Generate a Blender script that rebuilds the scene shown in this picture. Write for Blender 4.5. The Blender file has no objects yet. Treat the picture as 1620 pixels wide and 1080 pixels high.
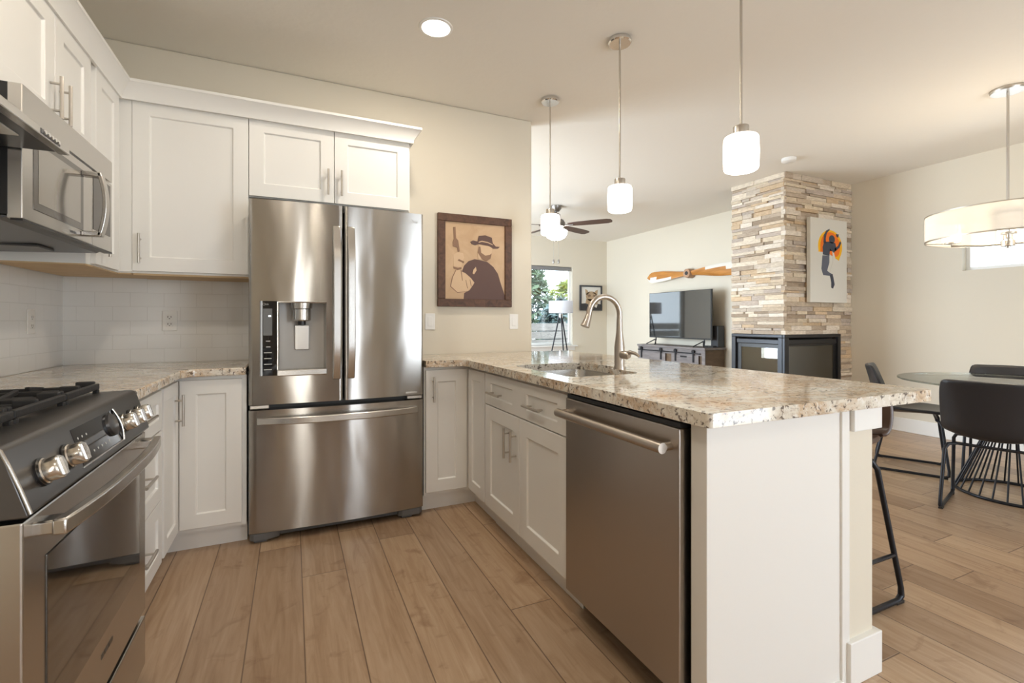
import bpy, bmesh, math, random
from mathutils import Vector, Matrix
random.seed(11)
PI = math.pi
S = bpy.context.scene
COL = S.collection

# ------------------------------------------------------------------ camera, sky, sun, exposure
cd = bpy.data.cameras.new('camera'); cam = bpy.data.objects.new('camera', cd); COL.objects.link(cam)
cd.sensor_width = 36.0
cd.lens = 755.0 / 1620.0 * 36.0
cd.shift_y = -32.0 / 1620.0
cd.clip_start = 0.05
YAW = math.atan2(810 - 462.4, 755.0)
cam.location = (0, 0, 1.149)
cam.rotation_euler = (PI / 2, 0, -YAW)
S.camera = cam

w = bpy.data.worlds.new('world'); S.world = w; w.use_nodes = True
bg = w.node_tree.nodes['Background']
bg.inputs['Color'].default_value = (0.80, 0.90, 1.0, 1)
bg.inputs['Strength'].default_value = 6.5

def light(name, kind, loc, rot, energy, color, **k):
    d = bpy.data.lights.new(name, kind); d.energy = energy; d.color = color
    for a, v in k.items(): setattr(d, a, v)
    o = bpy.data.objects.new(name, d); COL.objects.link(o); o.location = loc; o.rotation_euler = rot
    return o
light('sun', 'SUN', (0, -4, 9), (math.radians(18), 0, 0), 3.0, (1, .95, .86), angle=.01)
# area lamps added out of view to brighten the rooms and streak the fridge
light('added_fill_rear', 'AREA', (3.4, -2.16, 1.15), (PI / 2, 0, 0), 52, (.82, .91, 1.0), shape='RECTANGLE', size=1.7, size_y=2.1)  # wide fill lamp added behind the camera, no patio door known there
light('added_streak_warm', 'AREA', (-.34, -2.16, 1.15), (PI / 2, 0, 0), 10, (1.0, .93, .80), shape='RECTANGLE', size=.12, size_y=2.0)  # narrow lamp added to reflect as a warm vertical streak on the fridge
light('added_streak_cool', 'AREA', (1.05, -2.16, 1.15), (PI / 2, 0, 0), 12, (.86, .93, 1.0), shape='RECTANGLE', size=.14, size_y=2.0)  # narrow lamp added to reflect as a cool streak on the fridge
light('added_fill_living', 'AREA', (-0.06, 5.9, 1.3), (0, -PI / 2, 0), 240, (.72, .86, 1.0), shape='RECTANGLE', size=1.9, size_y=2.6)  # fill lamp added for the living room, its window is invented
WARM = (1.0, .90, .76)
S.view_settings.view_transform = 'Standard'
S.view_settings.look = 'None'
S.view_settings.gamma = 1.0
S.view_settings.use_curve_mapping = False
S.view_settings.exposure = -0.16
S.cycles.use_denoising = True
S.cycles.max_bounces = 10
S.cycles.diffuse_bounces = 6
S.cycles.caustics_reflective = False
S.cycles.caustics_refractive = False
S.cycles.sample_clamp_indirect = 6.0

# ------------------------------------------------------------------ mesh helpers
ORG = {}

class MB:
    def __init__(s): s.v = []; s.f = []; s.c = []
    def add(s, vs, fs, col=None):
        n = len(s.v); s.v += [tuple(p) for p in vs]
        s.f += [tuple(i + n for i in f) for f in fs]
        s.c += [col] * len(fs)
        return s
    def box(s, x0, x1, y0, y1, z0, z1, col=None):
        if x0 > x1: x0, x1 = x1, x0
        if y0 > y1: y0, y1 = y1, y0
        if z0 > z1: z0, z1 = z1, z0
        return s.add([(x0, y0, z0), (x1, y0, z0), (x1, y1, z0), (x0, y1, z0), (x0, y0, z1), (x1, y0, z1), (x1, y1, z1), (x0, y1, z1)],
              [(0, 3, 2, 1), (4, 5, 6, 7), (0, 1, 5, 4), (1, 2, 6, 5), (2, 3, 7, 6), (3, 0, 4, 7)], col)
    def tube(s, pts, r, n=12, closed=False, caps=True):
        pts = [Vector(p) for p in pts]; m = len(pts)
        rs = r if isinstance(r, (list, tuple)) else [r] * m
        rings = []; prev = None
        for i, p in enumerate(pts):
            a = pts[(i - 1) % m] if (closed or i > 0) else p
            b = pts[(i + 1) % m] if (closed or i < m - 1) else p
            t = (b - a).normalized()
            if prev is None:
                u = Vector((0, 0, 1)) if abs(t.z) < .9 else Vector((1, 0, 0))
                u = (u - t * u.dot(t)).normalized()
            else:
                u = (prev - t * prev.dot(t)); u = u.normalized() if u.length > 1e-6 else prev
            prev = u; v = t.cross(u)
            k = 1.0
            if (closed or 0 < i < m - 1):
                d1 = (p - a).normalized(); d2 = (b - p).normalized()
                cs = max(.35, math.sqrt(max(0, (1 + d1.dot(d2)) / 2))); k = 1 / cs if cs < .999 else 1
                k = min(k, 1.3)
            rings.append([p + (u * math.cos(2 * PI * j / n) + v * math.sin(2 * PI * j / n)) * rs[i] * k for j in range(n)])
        vs = [q for R in rings for q in R]; fs = []
        for i in range(m if closed else m - 1):
            a = i * n; b = ((i + 1) % m) * n
            for j in range(n): fs.append((a + j, a + (j + 1) % n, b + (j + 1) % n, b + j))
        if caps and not closed:
            fs.append(tuple(range(n - 1, -1, -1))); fs.append(tuple((m - 1) * n + j for j in range(n)))
        return s.add(vs, fs)
    def cyl(s, p0, p1, r, r1=None, n=24): return s.tube([p0, p1], [r, r if r1 is None else r1], n)
    def lathe(s, prof, c=(0, 0, 0), n=32, axis='z'):
        vs = []; fs = []; m = len(prof)
        for r, h in prof:
            for j in range(n):
                a = 2 * PI * j / n; x, y = r * math.cos(a), r * math.sin(a)
                q = (x, y, h) if axis == 'z' else ((h, x, y) if axis == 'x' else (y, h, x))
                vs.append((q[0] + c[0], q[1] + c[1], q[2] + c[2]))
        for i in range(m - 1):
            for j in range(n): fs.append((i * n + j, i * n + (j + 1) % n, (i + 1) * n + (j + 1) % n, (i + 1) * n + j))
        ring = prof[0] == prof[-1]
        if prof[0][0] > 1e-5 and not ring: fs.append(tuple(range(n - 1, -1, -1)))
        if prof[-1][0] > 1e-5 and not ring: fs.append(tuple((m - 1) * n + j for j in range(n)))
        return s.add(vs, fs)
    def prism(s, poly, plane, d0, d1, col=None):
        # poly: 2d points; plane 'xy' -> extrude z, 'xz' -> extrude y, 'yz' -> extrude x
        def P(a, b, d): return {'xy': (a, b, d), 'xz': (a, d, b), 'yz': (d, a, b)}[plane]
        n = len(poly)
        vs = [P(a, b, d0) for a, b in poly] + [P(a, b, d1) for a, b in poly]
        fs = [tuple(range(n)), tuple(range(2 * n - 1, n - 1, -1))]
        for i in range(n): fs.append((i, i + n, (i + 1) % n + n, (i + 1) % n))
        return s.add(vs, fs, col)
    def sphere(s, c, r, n=20, m=12, sc=(1, 1, 1)):
        prof = [(max(1e-6, r * math.sin(PI * i / m)), -r * math.cos(PI * i / m)) for i in range(m + 1)]
        k = len(s.v); s.lathe(prof, (0, 0, 0), n)
        for i in range(k, len(s.v)):
            x, y, z = s.v[i]; s.v[i] = (x * sc[0] + c[0], y * sc[1] + c[1], z * sc[2] + c[2])
        return s
    def panel(s, o, u, w_, h, n, t, fields=(), depth=.009, stile=.073):
        # shaker front: o = lower corner on the back plane, u = unit width dir, n = outward normal; fields = [(u0,u1,v0,v1)]
        o = Vector(o); u = Vector(u); n = Vector(n); z = Vector((0, 0, 1))
        if not fields: fields = [(stile, w_ - stile, stile, h - stile)]
        us = sorted(set([0, w_] + [q for f in fields for q in f[:2]])); vz = sorted(set([0, h] + [q for f in fields for q in f[2:]]))
        P = lambda a, b, d: o + u * a + z * b + n * d
        def q(a, b, c, d): s.add([a, b, c, d], [(0, 1, 2, 3)])
        for i in range(len(us) - 1):
            for j in range(len(vz) - 1):
                a0, a1, b0, b1 = us[i], us[i + 1], vz[j], vz[j + 1]
                if any(f[0] - 1e-6 <= a0 and a1 <= f[1] + 1e-6 and f[2] - 1e-6 <= b0 and b1 <= f[3] + 1e-6 for f in fields): continue
                q(P(a0, b0, t), P(a1, b0, t), P(a1, b1, t), P(a0, b1, t))
        g = .004
        for (a0, a1, b0, b1) in fields:
            q(P(a0 + g, b0 + g, t - depth), P(a1 - g, b0 + g, t - depth), P(a1 - g, b1 - g, t - depth), P(a0 + g, b1 - g, t - depth))
            q(P(a0, b0, t), P(a1, b0, t), P(a1 - g, b0 + g, t - depth), P(a0 + g, b0 + g, t - depth))
            q(P(a0, b1, t), P(a0 + g, b1 - g, t - depth), P(a1 - g, b1 - g, t - depth), P(a1, b1, t))
            q(P(a0, b0, t), P(a0 + g, b0 + g, t - depth), P(a0 + g, b1 - g, t - depth), P(a0, b1, t))
            q(P(a1, b0, t), P(a1, b1, t), P(a1 - g, b1 - g, t - depth), P(a1 - g, b0 + g, t - depth))
        s.add([P(a, 0, 0) for a in us] + [P(w_, b, 0) for b in vz[1:]] + [P(a, h, 0) for a in us[-2::-1]] + [P(0, b, 0) for b in vz[-2:0:-1]],
              [tuple(range(2 * len(us) + 2 * len(vz) - 4))])
        for a0, a1 in zip(us, us[1:]):
            q(P(a0, 0, 0), P(a1, 0, 0), P(a1, 0, t), P(a0, 0, t)); q(P(a0, h, 0), P(a0, h, t), P(a1, h, t), P(a1, h, 0))
        for b0, b1 in zip(vz, vz[1:]):
            q(P(0, b0, 0), P(0, b0, t), P(0, b1, t), P(0, b1, 0)); q(P(w_, b0, 0), P(w_, b1, 0), P(w_, b1, t), P(w_, b0, t))
        return s
    def pull(s, c, d, n, L=.15, r=.006, off=.032):
        # bar pull: c = centre on the face, d = bar direction, n = outward normal
        c = Vector(c); d = Vector(d); n = Vector(n)
        s.cyl(c + n * off - d * L / 2, c + n * off + d * L / 2, r, n=12)
        for k in (-1, 1): s.cyl(c + d * k * L * .32 - n * .001, c + d * k * L * .32 + n * off, r * .75, n=10)
        return s
    def build(s, name, mat, parent=None, bevel=0, smooth=40, seg=2, sub=0, weld=True, attr=None):
        me = bpy.data.meshes.new(name)
        org = ORG.get(parent.name, Vector((0, 0, 0))) if parent else Vector((0, 0, 0))
        me.from_pydata([(x - org.x, y - org.y, z - org.z) for x, y, z in s.v], [], s.f)
        bm = bmesh.new(); bm.from_mesh(me)
        if attr:
            L = bm.faces.layers.int.new('k')
            bm.faces.ensure_lookup_table()
            for i, f in enumerate(bm.faces): f[L] = i
        if weld and not attr: bmesh.ops.remove_doubles(bm, verts=bm.verts, dist=1e-5)
        bmesh.ops.recalc_face_normals(bm, faces=bm.faces)
        bm.to_mesh(me); bm.free()
        if attr:
            ca = me.color_attributes.new(attr, 'FLOAT_COLOR', 'CORNER')
            for p in me.polygons:
                cc = s.c[p.index] or (1, 1, 1)
                for li in p.loop_indices: ca.data[li].color = (*cc, 1)
        if smooth:
            me.shade_smooth(); me.set_sharp_from_angle(angle=math.radians(smooth))
        if mat: me.materials.append(mat)
        o = bpy.data.objects.new(name, me); COL.objects.link(o)
        if parent:
            o.parent = parent; ORG[o.name] = org
        if sub:
            m = o.modifiers.new('sub', 'SUBSURF'); m.levels = sub; m.render_levels = sub
        if bevel:
            m = o.modifiers.new('bevel', 'BEVEL'); m.width = bevel; m.segments = seg; m.limit_method = 'ANGLE'; m.angle_limit = math.radians(40)
        return o

def tag(o, label, cat, group=None):
    o['label'] = label; o['category'] = cat
    if group: o['group'] = group
    return o
def thing(name, label, cat, loc=(0, 0, 0), rotz=0, group=None, local=False):
    o = bpy.data.objects.new(name, None); COL.objects.link(o); o.empty_display_size = .1
    o.location = loc; o.rotation_euler = (0, 0, rotz)
    ORG[o.name] = Vector((0, 0, 0)) if local else Vector(loc)
    return tag(o, label, cat, group)
def struct(o): o['kind'] = 'structure'; return o
def copy_thing(o, parent=None):
    c = o.copy(); COL.objects.link(c)
    if parent: c.parent = parent
    for ch in list(o.children): copy_thing(ch, c)
    return c
def text(s, name, parent, mat, loc, size, n, up=(0, 0, 1)):
    cu = bpy.data.curves.new(name, 'FONT'); cu.body = s; cu.size = size; cu.extrude = .0004; cu.align_x = 'CENTER'; cu.align_y = 'CENTER'
    tmp = bpy.data.objects.new(name, cu); COL.objects.link(tmp)
    me = bpy.data.meshes.new_from_object(tmp.evaluated_get(bpy.context.evaluated_depsgraph_get()))
    bpy.data.objects.remove(tmp); me.name = name; me.materials.clear(); me.materials.append(mat)
    o = bpy.data.objects.new(name, me); COL.objects.link(o)
    n = Vector(n).normalized(); up = Vector(up); x = up.cross(n).normalized(); y = n.cross(x)
    M = Matrix((x, y, n)).transposed().to_4x4(); M.translation = Vector(loc) - ORG[parent.name]
    o.matrix_local = M; o.parent = parent; o.matrix_local = M
    return o

# ------------------------------------------------------------------ materials
def newmat(name):
    m = bpy.data.materials.new(name); m.use_nodes = True
    return m, m.node_tree.nodes, m.node_tree.links, m.node_tree.nodes['Principled BSDF']
def mat(name, col, rough=.5, metal=0, spec=.5, coat=0, bump=None, emit=None, es=0, aniso=0, sheen=0):
    m, N, L, b = newmat(name)
    b.inputs['Base Color'].default_value = (*col, 1); b.inputs['Roughness'].default_value = rough; b.inputs['Metallic'].default_value = metal
    b.inputs['Specular IOR Level'].default_value = spec
    if coat: b.inputs['Coat Weight'].default_value = coat; b.inputs['Coat Roughness'].default_value = .05
    if sheen: b.inputs['Sheen Weight'].default_value = sheen
    if emit: b.inputs['Emission Color'].default_value = (*emit, 1); b.inputs['Emission Strength'].default_value = es
    if bump:
        tc = N.new('ShaderNodeTexCoord'); nz = N.new('ShaderNodeTexNoise'); bp = N.new('ShaderNodeBump')
        nz.inputs['Scale'].default_value = bump[0]; nz.inputs['Detail'].default_value = 4
        bp.inputs['Strength'].default_value = bump[1]; bp.inputs['Distance'].default_value = bump[2] if len(bump) > 2 else .01
        L.new(tc.outputs['Object'], nz.inputs['Vector']); L.new(nz.outputs['Fac'], bp.inputs['Height']); L.new(bp.outputs['Normal'], b.inputs['Normal'])
    return m
def math_node(N, L, op, a, b=None, c=None):
    n = N.new('ShaderNodeMath'); n.operation = op
    for i, v in enumerate((a, b, c)):
        if v is None: continue
        if isinstance(v, (int, float)): n.inputs[i].default_value = v
        else: L.new(v, n.inputs[i])
    return n.outputs[0]
def ramp(N, L, fac, stops, interp='LINEAR'):
    r = N.new('ShaderNodeValToRGB'); r.color_ramp.interpolation = interp
    e = r.color_ramp.elements
    while len(e) < len(stops): e.new(.5)
    for k, (p, c) in zip(e, stops): k.position = p; k.color = (*c, 1)
    L.new(fac, r.inputs['Fac']); return r.outputs['Color']
def mixc(N, L, fac, a, b, mode='MIX'):
    n = N.new('ShaderNodeMix'); n.data_type = 'RGBA'; n.blend_type = mode
    if isinstance(fac, (int, float)): n.inputs[0].default_value = fac
    else: L.new(fac, n.inputs[0])
    for i, v in ((6, a), (7, b)):
        if isinstance(v, tuple): n.inputs[i].default_value = (*v, 1)
        else: L.new(v, n.inputs[i])
    return n.outputs[2]
def noise(N, L, vec, scale, detail=4, rough=.5, dist=0):
    n = N.new('ShaderNodeTexNoise'); n.inputs['Scale'].default_value = scale; n.inputs['Detail'].default_value = detail
    n.inputs['Roughness'].default_value = rough; n.inputs['Distortion'].default_value = dist
    L.new(vec, n.inputs['Vector']); return n.outputs['Fac']
def mapping(N, L, vec, sc, loc=(0, 0, 0), rot=(0, 0, 0)):
    n = N.new('ShaderNodeMapping'); n.inputs['Scale'].default_value = sc; n.inputs['Location'].default_value = loc; n.inputs['Rotation'].default_value = rot
    L.new(vec, n.inputs['Vector']); return n.outputs['Vector']

def floor_mat():
    m, N, L, b = newmat('oak_planks')
    tc = N.new('ShaderNodeTexCoord'); sp = N.new('ShaderNodeSeparateXYZ'); L.new(tc.outputs['Object'], sp.inputs[0])
    W, LEN = .1876, 1.75
    xi = math_node(N, L, 'DIVIDE', math_node(N, L, 'SUBTRACT', sp.outputs['X'], .0394), W)
    i = math_node(N, L, 'FLOOR', xi); fx = math_node(N, L, 'FRACT', xi)
    wn = N.new('ShaderNodeTexWhiteNoise'); wn.noise_dimensions = '1D'; L.new(i, wn.inputs['W'])
    yi = math_node(N, L, 'DIVIDE', math_node(N, L, 'ADD', sp.outputs['Y'], math_node(N, L, 'MULTIPLY', wn.outputs['Value'], 5.0)), LEN)
    j = math_node(N, L, 'FLOOR', yi); fy = math_node(N, L, 'FRACT', yi)
    cb = N.new('ShaderNodeCombineXYZ'); L.new(i, cb.inputs[0]); L.new(j, cb.inputs[1])
    w2 = N.new('ShaderNodeTexWhiteNoise'); w2.noise_dimensions = '2D'; L.new(cb.outputs[0], w2.inputs['Vector'])
    off = N.new('ShaderNodeVectorMath'); off.operation = 'SCALE'; off.inputs['Scale'].default_value = 7.0; L.new(w2.outputs['Color'], off.inputs[0])
    ad = N.new('ShaderNodeVectorMath'); ad.operation = 'ADD'; L.new(tc.outputs['Object'], ad.inputs[0]); L.new(off.outputs[0], ad.inputs[1])
    g1 = noise(N, L, mapping(N, L, ad.outputs[0], (16, 1.3, 1)), 1.6, 6, .62, 1.2)
    g2 = noise(N, L, mapping(N, L, ad.outputs[0], (70, 4, 1)), 1.5, 4, .6, .3)
    g3 = noise(N, L, mapping(N, L, ad.outputs[0], (7, 9, 1)), 1.0, 4, .6, .8)
    base = ramp(N, L, g1, [(.28, (.31, .195, .115)), (.5, (.43, .30, .195)), (.75, (.52, .385, .27))])
    base = mixc(N, L, math_node(N, L, 'MULTIPLY', g2, .35), base, (.31, .185, .10))
    blot = ramp(N, L, g3, [(.58, (0, 0, 0)), (.72, (1, 1, 1))])
    base = mixc(N, L, math_node(N, L, 'MULTIPLY', blot, .6), base, (.22, .12, .065))
    tint = ramp(N, L, w2.outputs['Value'], [(0, (.72, .67, .64)), (.5, (.98, .97, .96)), (1, (1.18, 1.19, 1.17))])
    base = mixc(N, L, 1.0, base, tint, 'MULTIPLY')
    dx = math_node(N, L, 'MULTIPLY', math_node(N, L, 'MINIMUM', fx, math_node(N, L, 'SUBTRACT', 1, fx)), W)
    dy = math_node(N, L, 'MULTIPLY', math_node(N, L, 'MINIMUM', fy, math_node(N, L, 'SUBTRACT', 1, fy)), LEN)
    d = math_node(N, L, 'MINIMUM', dx, dy)
    gap = N.new('ShaderNodeMapRange'); gap.inputs['From Min'].default_value = .0008; gap.inputs['From Max'].default_value = .0032
    L.new(d, gap.inputs['Value'])
    base = mixc(N, L, gap.outputs[0], (.15, .09, .055), base)
    L.new(base, b.inputs['Base Color'])
    b.inputs['Roughness'].default_value = .33
    h = math_node(N, L, 'ADD', math_node(N, L, 'MULTIPLY', gap.outputs[0], 1.0), math_node(N, L, 'MULTIPLY', g1, .25))
    bp = N.new('ShaderNodeBump'); bp.inputs['Strength'].default_value = .3; bp.inputs['Distance'].default_value = .003
    L.new(h, bp.inputs['Height']); L.new(bp.outputs['Normal'], b.inputs['Normal'])
    return m
def granite_mat():
    m, N, L, b = newmat('granite')
    tc = N.new('ShaderNodeTexCoord'); V = tc.outputs['Object']
    v1 = mapping(N, L, V, (1.0, 2.2, 1.5), rot=(0, 0, .35))
    a = noise(N, L, v1, 2.4, 8, .62, 1.6)
    c = ramp(N, L, a, [(.28, (.73, .69, .61)), (.47, (.72, .665, .57)), (.55, (.58, .43, .29)), (.60, (.68, .59, .47)), (.68, (.45, .29, .17)), (.76, (.34, .21, .12))])
    v2 = mapping(N, L, V, (9, 26, 22), rot=(0, 0, .35))
    s1 = noise(N, L, v2, 1.4, 5, .65, .8)
    c = mixc(N, L, math_node(N, L, 'MULTIPLY', ramp(N, L, s1, [(.53, (0, 0, 0)), (.64, (1, 1, 1))]), .55), c, (.35, .25, .17))
    s3 = noise(N, L, V, 48, 3, .6, .2)
    c = mixc(N, L, math_node(N, L, 'MULTIPLY', ramp(N, L, s3, [(.54, (0, 0, 0)), (.66, (1, 1, 1))]), .75), c, (.82, .79, .73))
    s2 = noise(N, L, V, 62, 3, .6, .5)
    c = mixc(N, L, math_node(N, L, 'MULTIPLY', ramp(N, L, s2, [(.565, (0, 0, 0)), (.62, (1, 1, 1))]), .85), c, (.085, .06, .05))
    L.new(c, b.inputs['Base Color']); b.inputs['Roughness'].default_value = .07
    b.inputs['Specular IOR Level'].default_value = .6
    return m
def tile_mat():
    m, N, L, b = newmat('subway_tile')
    geo = N.new('ShaderNodeNewGeometry'); sp = N.new('ShaderNodeSeparateXYZ'); L.new(geo.outputs['Position'], sp.inputs[0])
    cb = N.new('ShaderNodeCombineXYZ')
    L.new(math_node(N, L, 'SUBTRACT', sp.outputs['X'], sp.outputs['Y']), cb.inputs[0]); L.new(math_node(N, L, 'SUBTRACT', sp.outputs['Z'], .914), cb.inputs[1])
    br = N.new('ShaderNodeTexBrick'); L.new(cb.outputs[0], br.inputs['Vector'])
    br.inputs['Scale'].default_value = 1; br.inputs['Brick Width'].default_value = .156; br.inputs['Row Height'].default_value = .079
    br.inputs['Mortar Size'].default_value = .0013; br.inputs['Mortar Smooth'].default_value = .3; br.offset = .5
    br.inputs['Color1'].default_value = (.76, .75, .725, 1); br.inputs['Color2'].default_value = (.745, .735, .71, 1); br.inputs['Mortar'].default_value = (.66, .645, .615, 1)
    L.new(br.outputs['Color'], b.inputs['Base Color']); b.inputs['Roughness'].default_value = .12
    bp = N.new('ShaderNodeBump'); bp.invert = True; bp.inputs['Strength'].default_value = .5; bp.inputs['Distance'].default_value = .002
    L.new(br.outputs['Fac'], bp.inputs['Height']); L.new(bp.outputs['Normal'], b.inputs['Normal'])
    return m
def steel_mat(name, col, rough, wave=0.0, aniso=.7, rot=0.0):
    m, N, L, b = newmat(name)
    b.inputs['Base Color'].default_value = (*col, 1); b.inputs['Metallic'].default_value = 1
    b.inputs['Anisotropic'].default_value = aniso; b.inputs['Anisotropic Rotation'].default_value = rot
    tg = N.new('ShaderNodeTangent'); tg.direction_type = 'RADIAL'; tg.axis = 'Z'; L.new(tg.outputs[0], b.inputs['Tangent'])
    tc = N.new('ShaderNodeTexCoord')
    g = noise(N, L, mapping(N, L, tc.outputs['Object'], (2, 2, 260)), 2.0, 2)
    L.new(math_node(N, L, 'ADD', math_node(N, L, 'MULTIPLY', g, .04), rough - .02), b.inputs['Roughness'])
    if wave:
        wv = noise(N, L, mapping(N, L, tc.outputs['Object'], (3.2, 3.2, 1.1)), 1.0, 2, .5, .5)
        bp = N.new('ShaderNodeBump'); bp.inputs['Strength'].default_value = wave; bp.inputs['Distance'].default_value = .05
        L.new(wv, bp.inputs['Height']); L.new(bp.outputs['Normal'], b.inputs['Normal'])
    return m
def wood_mat(name, c0, c1, sc=(2, 20, 20), rough=.5):
    m, N, L, b = newmat(name)
    tc = N.new('ShaderNodeTexCoord')
    g = noise(N, L, mapping(N, L, tc.outputs['Object'], sc), 1.5, 6, .6, 1.0)
    L.new(ramp(N, L, g, [(.3, c0), (.7, c1)]), b.inputs['Base Color']); b.inputs['Roughness'].default_value = rough
    return m
def attr_mat(name, attr, rough=.85, amt=.25):
    m, N, L, b = newmat(name)
    at = N.new('ShaderNodeVertexColor'); at.layer_name = attr
    tc = N.new('ShaderNodeTexCoord'); g = noise(N, L, mapping(N, L, tc.outputs['Object'], (10, 10, 30)), 2.0, 5, .6, .6)
    c = mixc(N, L, 1.0, at.outputs['Color'], ramp(N, L, g, [(.25, (1 - amt, 1 - amt * 1.15, 1 - amt * 1.3)), (.75, (1 + amt * .5,) * 3)]), 'MULTIPLY')
    L.new(c, b.inputs['Base Color']); b.inputs['Roughness'].default_value = rough
    bp = N.new('ShaderNodeBump'); bp.inputs['Strength'].default_value = .5; bp.inputs['Distance'].default_value = .006
    L.new(g, bp.inputs['Height']); L.new(bp.outputs['Normal'], b.inputs['Normal'])
    return m
def glass_mat(name, tint=(1, 1, 1), refl=.08):
    m = bpy.data.materials.new(name); m.use_nodes = True; N = m.node_tree.nodes; L = m.node_tree.links
    N.remove(N['Principled BSDF']); out = N['Material Output']
    tr = N.new('ShaderNodeBsdfTransparent'); tr.inputs['Color'].default_value = (*tint, 1)
    gl = N.new('ShaderNodeBsdfGlossy'); gl.inputs['Roughness'].default_value = .01
    fr = N.new('ShaderNodeLayerWeight'); fr.inputs['Blend'].default_value = .25
    mx = N.new('ShaderNodeMixShader')
    k = math_node(N, L, 'ADD', math_node(N, L, 'MULTIPLY', fr.outputs['Fresnel'], .8), refl * .3)
    L.new(k, mx.inputs[0]); L.new(tr.outputs[0], mx.inputs[1]); L.new(gl.outputs[0], mx.inputs[2]); L.new(mx.outputs[0], out.inputs['Surface'])
    return m
def shade_mat(name, col, transl=.55, sheer=0.0):
    m = bpy.data.materials.new(name); m.use_nodes = True; N = m.node_tree.nodes; L = m.node_tree.links
    N.remove(N['Principled BSDF']); out = N['Material Output']
    d = N.new('ShaderNodeBsdfDiffuse'); t = N.new('ShaderNodeBsdfTranslucent'); mx = N.new('ShaderNodeMixShader')
    d.inputs['Color'].default_value = (*col, 1); t.inputs['Color'].default_value = (*col, 1); mx.inputs[0].default_value = transl
    L.new(d.outputs[0], mx.inputs[1]); L.new(t.outputs[0], mx.inputs[2])
    tr = N.new('ShaderNodeBsdfTransparent'); m2 = N.new('ShaderNodeMixShader'); m2.inputs[0].default_value = sheer
    L.new(mx.outputs[0], m2.inputs[1]); L.new(tr.outputs[0], m2.inputs[2]); L.new(m2.outputs[0], out.inputs['Surface'])
    return m
def foliage_mat(name, c0, c1):
    m, N, L, b = newmat(name)
    geo = N.new('ShaderNodeNewGeometry'); g = noise(N, L, geo.outputs['Position'], 5.0, 3)
    L.new(ramp(N, L, g, [(.3, c0), (.7, c1)]), b.inputs['Base Color']); b.inputs['Roughness'].default_value = .7
    return m

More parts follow.
